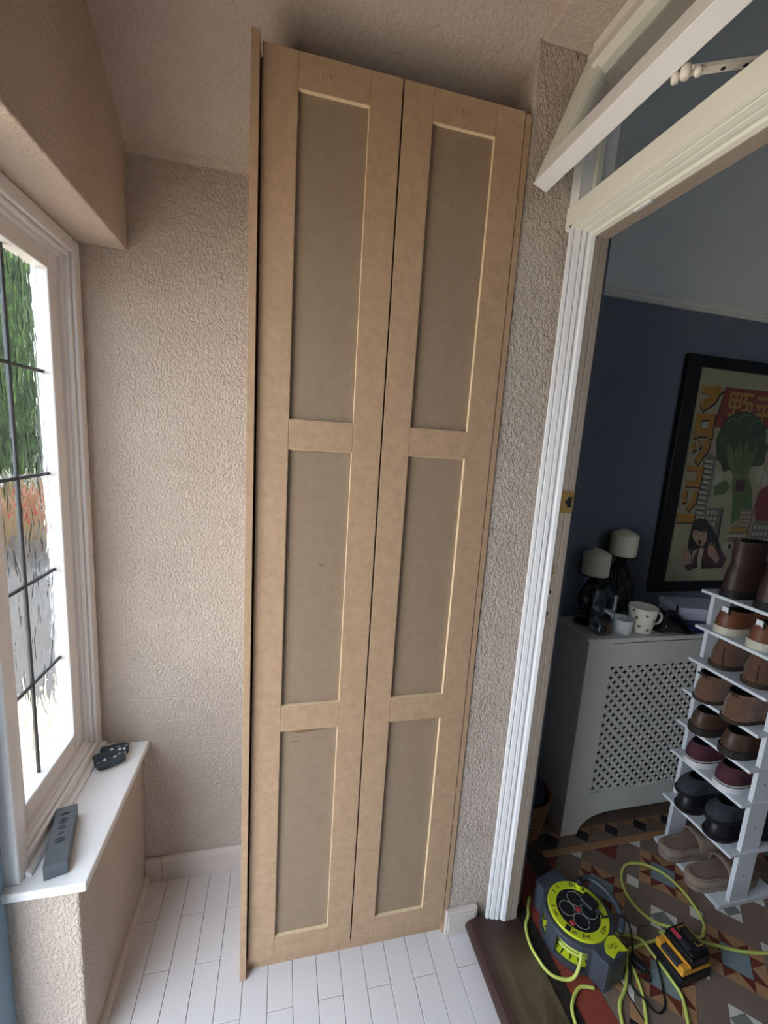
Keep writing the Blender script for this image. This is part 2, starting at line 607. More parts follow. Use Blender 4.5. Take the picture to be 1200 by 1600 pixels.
box('transom_face', 0.6295, 0.640, 0.0705, 0.9885, 1.9705, 2.0125, M_cream, dr, bevel=0.0015)
M_brass = mat('aged_brass', '#9a7b45', 0.45, metal=0.55, var=0.15, vscale=60)
M_black = mat('matt_black', '#16161a', 0.6)
bm = bmesh.new()
pl = [(0.6855, 1.357), (0.717, 1.357), (0.720, 1.353), (0.720, 1.305), (0.717, 1.301), (0.6855, 1.301)]
bm_prism(bm, pl, 'y', 0.9445, 0.9485)
sp = from_bm('strike_plate', bm, M_brass, dr)
bm = bmesh.new()
bm_box(bm, 0.703, 0.7145, 0.9437, 0.9448, 1.316, 1.342)
bm_box(bm, 0.697, 0.7035, 0.9437, 0.9448, 1.323, 1.335)
from_bm('latch_hole', bm, M_black, sp)
for zz in (1.138, 1.150, 1.085, 1.025):
    box('screw_hole', 0.687, 0.691, 0.9460, 0.9475, zz, zz + 0.009, M_brass if zz > 1.13 else M_black, dr)
box('paint_chip', 0.675, 0.684, 0.785, 0.826, 1.9405, 1.9465, M_white, dr, bevel=0.002)
# threshold board
M_thr = mat('worn_oak_threshold', '#6a5f48', 0.38, col2='#453a2c', vscale=9, stretch=(1.6, 0.5, 1), bump=0.25, bscale=60, bdist=0.002, distort=1.2)
_nt = M_thr.node_tree          # stain left on the nosing and near the jamb, worn away where people tread
_tc = _nt.nodes.new('ShaderNodeTexCoord')
_sx = _nt.nodes.new('ShaderNodeSeparateXYZ')
_nt.links.new(_tc.outputs['Object'], _sx.inputs[0])
_mx = _nt.nodes.new('ShaderNodeMapRange')
_mx.inputs[1].default_value = 0.590
_mx.inputs[2].default_value = 0.628
_nt.links.new(_sx.outputs[0], _mx.inputs[0])
_my = _nt.nodes.new('ShaderNodeMapRange')
_my.inputs[1].default_value = 0.93
_my.inputs[2].default_value = 0.84
_nt.links.new(_sx.outputs[1], _my.inputs[0])
_mm = _nt.nodes.new('ShaderNodeMath')
_mm.operation = 'MULTIPLY'
_nt.links.new(_mx.outputs[0], _mm.inputs[0])
_nt.links.new(_my.outputs[0], _mm.inputs[1])
_mc = _nt.nodes.new('ShaderNodeMixRGB')
_mc.inputs[1].default_value = lin('#3b2723')
_old = [l for l in _nt.links if l.to_socket.name == 'Base Color'][0].from_socket
_nt.links.new(_old, _mc.inputs[2])
_nt.links.new(_mm.outputs[0], _mc.inputs[0])
_nt.links.new(_mc.outputs[0], _nt.nodes['Principled BSDF'].inputs['Base Color'])
tp = [(0.598, -0.003), (0.598, 0.012), (0.578, 0.014), (0.570, 0.020), (0.567, 0.029), (0.570, 0.039), (0.579, 0.047), (0.594, 0.0505), (0.66, 0.050), (0.732, 0.0485), (0.737, 0.044), (0.737, -0.003)]
prism('threshold', tp, 'y', 0.0705, 0.971, M_thr, dr)

# ------------------------------------------------------------------ fanlight, open at the bottom
fan = struct(bpy.data.objects.new('window_2', None), 'open white fanlight above the doorway')
COL.objects.link(fan)
fan.location = (0.64, 0.55, 2.15)
box('fanlight_jamb', 0.634, 0.668, 0.958, 0.9885, 2.0135, 2.3215, M_white, fan, bevel=0.002)
box('fanlight_stop', 0.668, 0.684, 0.950, 0.9885, 2.0135, 2.3215, M_cream, fan, bevel=0.002)
box('fanlight_jamb', 0.684, 0.722, 0.960, 0.9885, 2.0135, 2.3215, M_white, fan, bevel=0.002)
box('fanlight_jamb', 0.634, 0.722, 0.0705, 0.11, 2.0135, 2.3215, M_white, fan, bevel=0.002)
bm = bmesh.new()
bm_box(bm, 0.634, 0.722, 0.11, 0.957, 2.290, 2.3215, 0.002)
bm_box(bm, 0.624, 0.640, 0.11, 0.957, 2.296, 2.3215, 0.002)
from_bm('fanlight_head', bm, M_cream, fan)
a = math.radians(20.5)
ux, uz = math.sin(a), math.cos(a)         # up along the sash
nx, nz = -math.cos(a), math.sin(a)        # towards the porch
B0 = Vector((0.551, 2.017))
def SP(s, t):
    """s up the sash, t outwards"""
    return (B0.x + ux * s + nx * t, B0.y + uz * s + nz * t)
def sash_bar(name, s0, s1, t0, t1, y0, y1, m, parent):
    return prism(name, [SP(s0, t0), SP(s1, t0), SP(s1, t1), SP(s0, t1)], 'y', y0, y1, m, parent, bevel=0.0015)
L = 0.272
fs = sash_bar('sash_bottom_rail', 0, 0.050, 0, 0.035, 0.135, 0.956, M_white, fan)
sash_bar('sash_top_rail', L - 0.040, L, 0, 0.035, 0.135, 0.956, M_cream, fan)
sash_bar('sash_stile', 0.050, L - 0.040, 0, 0.035, 0.918, 0.956, M_cream, fan)
sash_bar('sash_stile', 0.050, L - 0.040, 0, 0.035, 0.135, 0.173, M_cream, fan)
sash_bar('glazing_bead', 0.0505, 0.058, 0.006, 0.026, 0.174, 0.917, M_cream, fan)
sash_bar('glazing_bead', 0.0585, L - 0.041, 0.006, 0.026, 0.909, 0.9175, M_cream, fan)
sash_bar('pane', 0.0585, L - 0.041, 0.014, 0.017, 0.174, 0.9085, M_glass, fan)
# casement stay
M_stay = mat('painted_metal_stay', '#e4ddd4', 0.35, var=0.08, vscale=90)
st0, st1 = Vector((0.552, 0.618, 2.012)), Vector((0.668, 0.600, 2.040))
d = (st1 - st0)
bm = bmesh.new()
sd = Vector((0, 1, 0)) * 0.0085
uv = Vector((-0.2, 0, 1)).normalized() * 0.0025
pts = [st0 + d * 0.10, st0 + d * 0.95]
vs = []
for p in pts:
    for q in (sd + uv, -sd + uv, -sd - uv, sd - uv):
        vs.append(bm.verts.new(p + q))
for i in range(4):
    j = (i + 1) % 4
    bm.faces.new((vs[i], vs[j], vs[4 + j], vs[4 + i]))
bm.faces.new(vs[:4])
bm.faces.new(vs[4:][::-1])
stay = from_bm('casement_stay', bm, M_stay, fan)
lathe('stay_knuckle', [(0, -0.011), (0.005, -0.010), (0.0075, -0.005), (0.0075, 0.005), (0.005, 0.010), (0, 0.010)], st0 + d * 0.07, M_stay, stay, 16)
lathe('stay_knuckle', [(0, -0.006), (0.005, -0.006), (0.006, 0), (0.005, 0.006), (0, 0.006)], st0 + d * 0.07 + Vector((-0.006, 0.012, -0.002)), M_stay, stay, 16)
lathe('stay_knuckle', [(0, -0.006), (0.004, -0.006), (0.006, 0), (0.004, 0.006), (0, 0.006)], st0 + d * 0.16 + Vector((0, -0.010, -0.008)), M_stay, stay, 16)
for f in (0.55, 0.84):
    p = st0 + d * f
    lathe('stay_hole', [(0, -0.0035), (0.0032, -0.0035), (0.0032, 0.0035), (0, 0.0035)], p, M_black, stay, 12)

# ================================================================== HALL SHELL
HZ = 0.04
M_grout = mat('tile_grout', '#4a423c', 0.9)
hf = struct(box('floor_hall', 0.7375, 3.2, -1.2, 1.3745, -0.06, HZ - 0.004, M_grout), 'patterned victorian tile floor of the hall')
struct(box('wall_hall_lower', 0.722, 3.2, 1.375, 1.46, -0.06, 1.996, M_hblue), 'slate blue hall wall below the picture rail')
struct(box('wall_hall_upper', 0.722, 3.2, 1.376, 1.46, 1.9965, 3.06, M_hwhite), 'off-white hall wall above the picture rail')
struct(box('wall_hall_far', 3.2, 3.28, -1.2, 1.46, -0.06, 3.06, M_hblue), 'slate blue wall at the far end of the hall')
bm = bmesh.new()
bm_box(bm, 0.722, 1.85, -1.28, -1.2, -0.06, 3.06)
bm_box(bm, 2.35, 3.28, -1.28, -1.2, -0.06, 3.06)
bm_box(bm, 1.85, 2.35, -1.28, -1.2, -0.06, 1.25)
bm_box(bm, 1.85, 2.35, -1.28, -1.2, 1.95, 3.06)
struct(from_bm('wall_hall_near', bm, M_hwhite), 'off-white wall on the near side of the hall')
w3 = struct(bpy.data.objects.new('added_hall_window', None), 'added unseen white window in the near hall wall, brightening the hall')  # invented window, out of view, added to let more daylight into the hall
COL.objects.link(w3)
w3.location = (2.10, -1.24, 1.25)
bm = bmesh.new()
bm_box(bm, 1.85, 1.89, -1.27, -1.21, 1.25, 1.95)
bm_box(bm, 2.31, 2.35, -1.27, -1.21, 1.25, 1.95)
bm_box(bm, 1.89, 2.31, -1.27, -1.21, 1.25, 1.29)
bm_box(bm, 1.89, 2.31, -1.27, -1.21, 1.91, 1.95)
from_bm('frame', bm, M_white, w3)
box('pane', 1.89, 2.31, -1.242, -1.238, 1.29, 1.91, M_glass, w3)
struct(box('wall_hall_side', 0.7225, 0.80, -1.2, 0.06, HZ, 3.06, M_hwhite), 'off-white hall wall beside the doorway')
struct(box('wall_hall_corner', 0.7225, 0.76, 0.9895, 1.3745, HZ, 1.9955, M_hblue), 'blue hall wall behind the doorway jamb')
struct(box('wall_hall_corner_upper', 0.7225, 0.76, 0.9895, 1.3745, 1.9965, 3.06, M_hwhite), 'off-white hall wall above the doorway jamb')
struct(box('ceiling_hall', 0.722, 3.28, -1.28, 1.46, 3.06, 3.14, M_hwhite), 'off-white hall ceiling')
struct(box('wall_hall_over', 0.7225, 0.76, 0.06, 0.989, 2.33, 3.06, M_hwhite), 'hall wall above the fanlight')
pr = prism('trim_1', [(1.3745, 1.992), (1.366, 1.994), (1.360, 2.000), (1.364, 2.004), (1.362, 2.010), (1.352, 2.016), (1.352, 2.023), (1.3745, 2.026)], 'x', 0.7605, 3.2, mat('picture_rail_paint', '#dcd8d0', 0.5, var=0.02))
struct(pr, 'moulded off-white picture rail on the hall wall')
bbh = prism('baseboard_hall', [(1.3745, HZ), (1.356, HZ), (1.356, HZ + 0.11), (1.366, HZ + 0.135), (1.3745, HZ + 0.14)], 'x', 0.7605, 1.035, M_hwhite)
struct(bbh, 'off-white hall skirting board beside the radiator cover')

# tiles
TM = {
    'blue': mat('grey_blue_tile', '#7d8b93', 0.55, var=0.05, vscale=25),
    'red': mat('dark_red_tile', '#6b2f27', 0.5, var=0.1, vscale=25),
    'buff': mat('buff_tile', '#a8815e', 0.55, var=0.08, vscale=25),
    'brown': mat('brown_tile', '#7d6b60', 0.55, var=0.07, vscale=14),
    'white': mat('white_tile', '#d8d2cb', 0.5, var=0.04, vscale=30),
    'grey': mat('grey_tile', '#787c78', 0.55, var=0.06, vscale=30),
    'black': mat('black_tile', '#2b2b30', 0.5, var=0.08),
    'terracotta': mat('red_border_tile', '#8d4235', 0.5, var=0.08, vscale=10),
}
U = 0.25 / 10 * math.sqrt(2)       # one tile unit, turned by 45 degrees
r2 = math.sqrt(0.5)
cell = []
def T(c, pts):
    cell.append((c, pts))
T('blue', [(-1, -1), (1, -1), (1, 1), (-1, 1)])
for q in range(4):
    ca, sa = [(1, 0), (0, 1), (-1, 0), (0, -1)][q]
    R = lambda p: (p[0] * ca - p[1] * sa, p[0] * sa + p[1] * ca)
    T('buff', [R(p) for p in ((1, 1), (2, 1), (2, 2), (1, 2))])
    T('buff', [R(p) for p in ((0, 1), (1, 2), (-1, 2))])
    T('red', [R(p) for p in ((0, 1), (1, 1), (1, 2))])
    T('red', [R(p) for p in ((0, 1), (-1, 2), (-1, 1))])
ccell = []
for q in range(4):
    ca, sa = [(1, 0), (0, 1), (-1, 0), (0, -1)][q]
    R = lambda p: (p[0] * ca - p[1] * sa, p[0] * sa + p[1] * ca)
    ccell.append(('brown', [R(p) for p in ((-2, -3), (2, -3), (2, -2), (1, -1), (-1, -1), (-2, -2))]))
    ccell.append(('white', [R(p) for p in ((-1, -1), (0, -1), (-1, 0))]))
ccell.append(('grey', [(0, -1), (1, 0), (0, 1), (-1, 0)]))
wcell = [('white', [(-0.5, -0.5), (0.5, -0.5), (0.5, 0.5), (-0.5, 0.5)])]
XE, YE = 0.935, 1.115            # edges of the star field
def rot45(p):
    return ((p[0] - p[1]) * r2 * U, (p[0] + p[1]) * r2 * U)
def clip(poly, ax, lim, keep_lt):
    out = []
    n = len(poly)
    for i in range(n):
        a, b = poly[i], poly[(i + 1) % n]
        ia = a[ax] <= lim if keep_lt else a[ax] >= lim
        ib = b[ax] <= lim if keep_lt else b[ax] >= lim
        if ia:
            out.append(a)
        if ia != ib:
            t = (lim - a[ax]) / (b[ax] - a[ax])
            out.append((a[0] + (b[0] - a[0]) * t, a[1] + (b[1] - a[1]) * t))
    return out
def area(p):
    return 0.5 * sum(p[i][0] * p[(i + 1) % len(p)][1] - p[(i + 1) % len(p)][0] * p[i][1] for i in range(len(p)))
tiles = []
def emit(c, poly):
    if abs(area(poly)) < 4e-5:
        return
    tiles.append((c, poly))
def put(cl, cx, cy):
    for c, pts in cl:
        poly = [(cx + rot45(p)[0], cy + rot45(p)[1]) for p in pts]
        poly = clip(poly, 0, XE, False)
        if len(poly) > 2:
            poly = clip(poly, 1, YE, True)
        if len(poly) > 2:
            # half centres along the border are red
            cc = c
            if cl is ccell and c in ('white', 'grey') and (abs(cx - XE) < 0.02 or abs(cy - YE) < 0.02):
                cc = 'red'
            emit(cc, poly)
for i in range(0, 9):
    for j in range(0, 7):
        cx, cy = 1.060 + 0.25 * i, 0.990 - 0.25 * j
        put(cell, cx, cy)
        put(wcell, cx - 0.125, cy)
        put(wcell, cx, cy + 0.125)
        put(ccell, cx - 0.125, cy + 0.125)
# borders: red strip, buff line, row of black diamonds
def rect(c, x0, x1, y0, y1):
    emit(c, [(x0, y0), (x1, y0), (x1, y1), (x0, y1)])
yb = YE
while yb > -0.6:
    rect('terracotta', 0.775, 0.860, yb - 0.152, yb)
    yb -= 0.152
for i in range(14):
    x0 = XE + i * 0.152
    rect('buff', x0, x0 + 0.152, YE, YE + 0.026)
def diamond_row(horizontal):
    for i in range(-1, 15):
        h = 0.030
        if horizontal:
            cx, cy = 0.998 + 0.130 * i, YE + 0.058
            if cx < XE - 0.02:
                continue
        else:
            cx, cy = 0.898, 1.05 - 0.130 * i
            if cy > YE - 0.01:
                continue
        emit('black', [(cx - h, cy), (cx, cy - h), (cx + h, cy), (cx, cy + h)])
        P = 0.065
        if horizontal:
            emit('brown', [(cx + h, cy), (cx + P, cy - h), (cx + 2 * P - h, cy), (cx + P, cy + h)])
            emit('buff', [(cx, cy + h), (cx + h, cy), (cx + P, cy + h)])
            emit('buff', [(cx + P, cy + h), (cx + 2 * P - h, cy), (cx + 2 * P, cy + h)])
            emit('brown', [(cx, cy - h), (cx + P, cy - h), (cx + h, cy)])
            emit('brown', [(cx + P, cy - h), (cx + 2 * P, cy - h), (cx + 2 * P - h, cy)])
        else:
            emit('brown', [(cx, cy - h), (cx + h, cy - P), (cx, cy - 2 * P + h), (cx - h, cy - P)])
            emit('buff', [(cx + h, cy), (cx, cy - h), (cx + h, cy - P)])
            emit('buff', [(cx + h, cy - P), (cx, cy - 2 * P + h), (cx + h, cy - 2 * P)])
            emit('brown', [(cx - h, cy), (cx - h, cy - P), (cx, cy - h)])
            emit('brown', [(cx - h, cy - P), (cx - h, cy - 2 * P), (cx, cy - 2 * P + h)])
diamond_row(True)
diamond_row(False)
for i in range(15):
    rect('brown', 0.93 + i * 0.152, 1.082 + i * 0.152, YE + 0.089, YE + 0.165)
for i in range(12):
    y0 = YE + 0.16 - 0.152 * (i + 1)
    rect('brown', 0.862, 0.867, y0, y0 + 0.152)

def tile_bm(bm, poly, z0, z1, ins=0.0006):
    cx = sum(p[0] for p in poly) / len(poly)
    cy = sum(p[1] for p in poly) / len(poly)
    if area(poly) < 0:
        poly = poly[::-1]
    def sh(p, k):
        v = Vector((cx - p[0], cy - p[1]))
        if v.length > 1e-6:
            v = v.normalized() * k
        return (p[0] + v.x, p[1] + v.y)
    A = [bm.verts.new((*sh(p, ins), z0)) for p in poly]
    B = [bm.verts.new((*sh(p, ins), z1 - 0.0005)) for p in poly]
    Cc = [bm.verts.new((*sh(p, ins * 2.2), z1)) for p in poly]
    n = len(poly)
    for i in range(n):
        j = (i + 1) % n
        bm.faces.new((A[i], A[j], B[j], B[i]))
        bm.faces.new((B[i], B[j], Cc[j], Cc[i]))
    bm.faces.new(Cc)
def score(t):
    cx = sum(p[0] for p in t[1]) / len(t[1])
    cy = sum(p[1] for p in t[1]) / len(t[1])
    return (cx - 1.15) ** 2 * 1.0 + (cy - 0.86) ** 2 * 1.5
tiles.sort(key=score)
for c, poly in tiles[:298]:
    bm = bmesh.new()
    tile_bm(bm, poly, HZ - 0.004, HZ + random.uniform(-0.0002, 0.0002))
    from_bm('tile', bm, TM[c], hf)
bm = bmesh.new()
slots = list(TM)
fi = 0
for c, poly in tiles[298:]:
    n0 = len(bm.faces)
    tile_bm(bm, poly, HZ - 0.004, HZ)
    bm.faces.ensure_lookup_table()
    for f in bm.faces[n0:]:
        f.material_index = slots.index(c)
rest = from_bm('tiles', bm, [TM[c] for c in slots], hf)
rest['kind'] = 'stuff'

# rubber and brush strip between threshold and tiles
M_rub = mat('dark_edging', '#241d1c', 0.8, var=0.3, vscale=120, bump=0.8, bscale=160, bdist=0.004)
ms = struct(box('trim_2', 0.738, 0.774, -0.3, 0.975, HZ - 0.004, HZ + 0.003, M_rub, bevel=0.001), 'dark ribbed edging strip behind the threshold')

# ================================================================== WARDROBE FRONT
wd = empty('cupboard', (0.22, 1.0, 0.0), 'tall narrow raw MDF cupboard with two shaker doors', 'cupboard')
def zs(y, lim):
    return min(lim, zc(y) - 0.006)
def side(name, x0, x1, y0, zt, z0):
    pts = [(y0, z0), (1.3045, z0), (1.3045, 2.10), (1.285, 2.14), (1.252, 2.165), (1.222, zs(1.222, zt) - 0.004), (y0, zt)]
    return prism(name, pts, 'x', x0, x1, M_mdf, wd, bevel=0.0008)
side('side_panel', -0.0795, -0.0635, 0.972, 2.192, 0.0)
side('side_panel', 0.5005, 0.5155, 0.9865, 2.182, 0.0805)
box('side_foot', 0.5005, 0.506, 0.9865, 1.03, 0.0, 0.080, M_mdf, wd)
box('plinth', -0.063, 0.500, 0.996, 1.012, 0.0, 0.034, M_mdf, wd)
box('inner_rail', -0.063, 0.500, 1.004, 1.022, 2.10, 2.17, M_mdf, wd)
box('divider', 0.2125, 0.2285, 1.006, 1.290, 0.034, 2.10, M_mdf, wd)
def door(x0, x1, px0, px1, gap_l):
    z0, z1 = 0.036, 2.184
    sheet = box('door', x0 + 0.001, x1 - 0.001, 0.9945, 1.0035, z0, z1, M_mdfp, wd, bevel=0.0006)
    y0, y1 = 0.985, 0.9944
    bv = 0.0007
    box('stile', x0, px0, y0, y1, z0, z1, M_mdf, sheet, bv)
    box('stile', px1, x1, y0, y1, z0, z1, M_mdf, sheet, bv)
    for a, b in ((z0, 0.104), (0.724, 0.792), (1.420, 1.485), (2.121, z1)):
        box('rail', px0 + 0.0004, px1 - 0.0004, y0, y1, a, b, M_mdf, sheet, bv)
    # sawn inner edges, a shade lighter
    e = 0.0007
    for a, b in ((0.104, 0.724), (0.792, 1.420), (1.485, 2.121)):
        bm = bmesh.new()
        bm_box(bm, px0 - 0.0002, px0 + e, y0 + 0.0009, y1, a, b)
        bm_box(bm, px1 - e, px1 + 0.0002, y0 + 0.0009, y1, a, b)
        bm_box(bm, px0 + e, px1 - e, y0 + 0.0009, y1, a - 0.0002, a + e)
        bm_box(bm, px0 + e, px1 - e, y0 + 0.0009, y1, b - e, b + 0.0002)
        from_bm('sawn_edge', bm, M_mdfe, sheet)
    return sheet
d1 = door(-0.0595, 0.2185, 0.0085, 0.1520, True)
M_pencil = mat('pencil_mark', '#6d5a49', 0.8)
M_stain = mat('brown_stain', '#7a6248', 0.7, var=0.15, vscale=60)
def scribble(x, z, parent):
    pts = [(0, 0), (0.001, 0.016), (0.004, 0.004), (0.007, 0.017), (0.010, 0.002), (0.013, 0.015), (0.017, 0.004), (0.019, 0.016)]
    tube('pencil_mark', [(x + a, 0.9849, z + b) for a, b in pts], 0.00035, M_pencil, parent, 4)
scribble(0.055, 2.142, d1)
prism('stain', [(0.030, 0.716), (0.060, 0.722), (0.140, 0.7225), (0.128, 0.715), (0.085, 0.711), (0.060, 0.708), (0.045, 0.711)], 'y', 0.99435, 0.9944, M_stain, d1)
prism('stain', [(0.020, 0.683), (0.045, 0.687), (0.065, 0.686), (0.044, 0.684)], 'y', 0.99435, 0.9944, M_stain, d1)
prism('scuff', [(0.088, 1.150), (0.100, 1.146), (0.099, 1.1495), (0.089, 1.153)], 'y', 0.99435, 0.9944, M_pencil, d1)
d2 = door(0.2225, 0.4985, 0.2868, 0.4315, False)
scribble(0.352, 2.142, d2)

# ================================================================== WINDOW SILL THINGS
M_stone = mat('dark_grey_stone', '#4d555c', 0.45, var=0.08, vscale=40, bump=0.15, bscale=150)
M_stonei = mat('engraved_mark', '#2b3036', 0.6)
st = empty('stone_block', (-0.468, 0.97, 0.5), 'dark grey stone block with a row of engraved marks on the sill', 'stone block')
cth = math.atan2(1.045 - 0.895, -0.49 + 0.447)
MB = Matrix.Translation((-0.4665, 0.966, 0.5005)) @ Matrix.Rotation(cth - math.pi / 2, 4, 'Z')
bm = bmesh.new()
bm_box(bm, -0.0215, 0.0215, -0.080, 0.080, 0, 0.033, 0.0015, 2, MB)
blk = from_bm('block', bm, M_stone, st)
def mark(pts, name='engraved_mark'):
    bm = bmesh.new()
    vs = [MB @ Vector((p[0], p[1], 0.0334)) for p in pts]
    bm_tube(bm, vs + [vs[0]], 0.0007, 5)
    return from_bm(name, bm, M_stonei, blk)
def ell(cx, cy, rx, ry, n=18):
    return [(cx + rx * math.cos(2 * math.pi * i / n), cy + ry * math.sin(2 * math.pi * i / n)) for i in range(n)]
mark([(-0.007, 0.053), (0.007, 0.055), (0.007, 0.058), (-0.007, 0.057)])
mark(ell(0, 0.036, 0.007, 0.007))
mark(ell(0, 0.036, 0.003, 0.003, 8))
mark([(-0.007, 0.013), (0.007, 0.013), (0, 0.023)])
mark([(-0.004, 0.000), (0.005, -0.001), (0.001, 0.006), (-0.002, -0.004)])
mark(ell(0, -0.019, 0.009, 0.006))
mark(ell(0, -0.019, 0.005, 0.003, 10))

# crumpled patterned cloth
M_cloth = bpy.data.materials.new('dark_patterned_cloth')
M_cloth.use_nodes = True
_nt = M_cloth.node_tree
_b = _nt.nodes['Principled BSDF']
_b.inputs['Roughness'].default_value = 0.85
_tc = _nt.nodes.new('ShaderNodeTexCoord')
_v = _nt.nodes.new('ShaderNodeTexVoronoi')
_v.inputs['Scale'].default_value = 62
_v.inputs['Randomness'].default_value = 0.9
_nt.links.new(_tc.outputs['Object'], _v.inputs['Vector'])
_rp = _nt.nodes.new('ShaderNodeValToRGB')
_rp.color_ramp.elements[0].position = 0.27
_rp.color_ramp.elements[0].color = lin('#d9dde0')
_rp.color_ramp.elements[1].position = 0.31
_rp.color_ramp.elements[1].color = lin('#36434a')
_nt.links.new(_v.outputs['Distance'], _rp.inputs[0])
_nt.links.new(_rp.outputs[0], _b.inputs['Base Color'])
cl = empty('folded_cloth', (-0.46, 1.235, 0.5), 'crumpled dark cloth with small white marks in the sill corner', 'cloth')
def cloth_roll(cx, cy, ang, L, W, H, seed, z=0.5):
    rr = random.Random(seed)
    bm = bmesh.new()
    n, k = 14, 16
    M = Matrix.Translation((cx, cy, z)) @ Matrix.Rotation(ang, 4, 'Z')
    rings = []
    for i in range(n + 1):
        t = i / n
        e = min(1.0, (math.sin(math.pi * min(max(t, 0.03), 0.97)) ** 0.12)) * (0.72 + 0.28 * t)
        ring = []
        for j in range(k):
            a = 2 * math.pi * j / k
            w = W * e * (0.5 + 0.05 * math.sin(5 * t * 3 + seed) + 0.07 * rr.uniform(-1, 1))
            h = H * e * (0.5 + 0.12 * math.sin(7 * t + j + seed) + 0.09 * rr.uniform(-1, 1))
            yy = w * math.cos(a)
            zz = max(0.0006, H * 0.48 + h * math.sin(a))
            ring.append(bm.verts.new(M @ Vector(((t - 0.5) * L, yy, zz))))
        rings.append(ring)
    for a, b in zip(rings, rings[1:]):
        for j in range(k):
            bm.faces.new((a[j], a[(j + 1) % k], b[(j + 1) % k], b[j]))
    bm.faces.new(rings[0][::-1])
    bm.faces.new(rings[-1])
    o = from_bm('fold', bm, M_cloth, cl, smooth=True)
    md = o.modifiers.new('sub', 'SUBSURF')
    md.levels = md.render_levels = 1
    return o
cloth_roll(-0.463, 1.270, math.radians(4), 0.074, 0.034, 0.020, 1)
cloth_roll(-0.463, 1.244, math.radians(20), 0.088, 0.036, 0.026, 2)
cloth_roll(-0.452, 1.212, math.radians(30), 0.070, 0.040, 0.026, 3)
cloth_roll(-0.484, 1.214, math.radians(-52), 0.045, 0.026, 0.016, 4)

# ================================================================== RADIATOR COVER
M_rad = mat('pale_grey_satin_paint', '#d2cfca', 0.5, var=0.02)
RX0, RX1, RY, RT = 1.040, 1.960, 1.181, 0.828
rc = empty('radiator_cover', (1.5, 1.28, HZ), 'pale grey radiator cover with pierced lattice front', 'radiator cover')
prism('top_board', [(RX0 - 0.006, RY + 0.0), (RX0 + 0.016, RY - 0.010), (RX1 - 0.016, RY - 0.010), (RX1 + 0.006, RY + 0.0), (RX1 + 0.006, 1.3745), (RX0 - 0.006, 1.3745)], 'z', RT - 0.016, RT, M_rad, rc, bevel=0.003)
box('side_panel', RX0, RX0 + 0.016, RY + 0.0185, 1.3555, HZ + 0.0, RT - 0.0165, M_rad, rc)
box('side_panel', RX1 - 0.016, RX1, RY + 0.0185, 1.3555, HZ + 0.0, RT - 0.0165, M_rad, rc)
foot = [(RX0, HZ), (1.111, HZ), (1.116, 0.062), (1.128, 0.080), (1.142, 0.092), (1.142, RT - 0.0165), (RX0, RT - 0.0165)]
prism('front_stile', foot, 'y', RY, RY + 0.018, M_rad, rc)
prism('front_stile', [(RX0 + RX1 - a, b) for a, b in foot][::-1], 'y', RY, RY + 0.018, M_rad, rc)
box('front_rail', 1.1425, RX1 - 0.1025, RY + 0.0005, RY + 0.018, 0.716, RT - 0.024, M_rad, rc, bevel=0.001)
arch = [(1.1425, 0.0925), (1.165, 0.104), (1.19, 0.112), (1.22, 0.1175), (1.26, 0.119), (1.74, 0.119), (1.78, 0.1175), (1.81, 0.112), (1.835, 0.104), (1.8575, 0.0925), (1.8575, 0.207), (1.1425, 0.207)]
prism('front_rail', arch, 'y', RY + 0.0005, RY + 0.018, M_rad, rc)
# pierced lattice sheet
bm = bmesh.new()
PX = 0.0375
h = PX / 2
gx0, gx1, gz0, gz1 = 1.138, 1.862, 0.202, 0.720
vcache = {}
def gv(x, z, y):
    kk = (round(x, 5), round(z, 5), y)
    if kk not in vcache:
        vcache[kk] = bm.verts.new((x, y, z))
    return vcache[kk]
row = 0
z = gz0
yg = RY + 0.007
while z < gz1 + h:
    x = gx0 + (h if row % 2 else 0)
    while x < gx1 + h:
        # diamond cell with a four-pointed star hole
        D = [(x + h, z), (x, z + h), (x - h, z), (x, z - h)]
        Hh = []
        Dm = []
        for i in range(4):
            a = math.pi / 4 + i * math.pi / 2
        o8, i8 = [], []
        for i in range(8):
            a = i * math.pi / 4
            if i % 2 == 0:
                o8.append((x + h * math.cos(a), z + h * math.sin(a)))
                i8.append((x + 0.0118 * math.cos(a), z + 0.0118 * math.sin(a)))
            else:
                o8.append((x + h * 0.5 * (1 if math.cos(a) > 0 else -1), z + h * 0.5 * (1 if math.sin(a) > 0 else -1)))
                i8.append((x + 0.0046 * math.cos(a), z + 0.0046 * math.sin(a)))
        for i in range(8):
            j = (i + 1) % 8
            bm.faces.new((gv(*o8[i], yg), gv(*o8[j], yg), gv(*i8[j], yg), gv(*i8[i], yg)))
        # small raised boss in each crossing
        for bx, bz in ((x + h / 2, z + h / 2), (x - h / 2, z + h / 2)):
            cen = bm.verts.new((bx, yg - 0.0035, bz))
            rg = [bm.verts.new((bx + 0.0062 * math.cos(t * math.pi / 4), yg - 0.0003, bz + 0.0062 * math.sin(t * math.pi / 4))) for t in range(8)]
            r3 = [bm.verts.new((bx + 0.0045 * math.cos(t * math.pi / 4), yg - 0.0028, bz + 0.0045 * math.sin(t * math.pi / 4))) for t in range(8)]
            for t in range(8):
                bm.faces.new((rg[t], rg[(t + 1) % 8], r3[(t + 1) % 8], r3[t]))
                bm.faces.new((r3[t], r3[(t + 1) % 8], cen))
        x += PX
    z += h
    row += 1
from_bm('lattice_panel', bm, M_rad, rc)
box('radiator_back', 1.12, 1.88, 1.30, 1.32, 0.12, 0.76, mat('shade_black_radiator', '#2a2a2c', 0.8), rc)  # radiator coloured near black to paint the shade behind the lattice

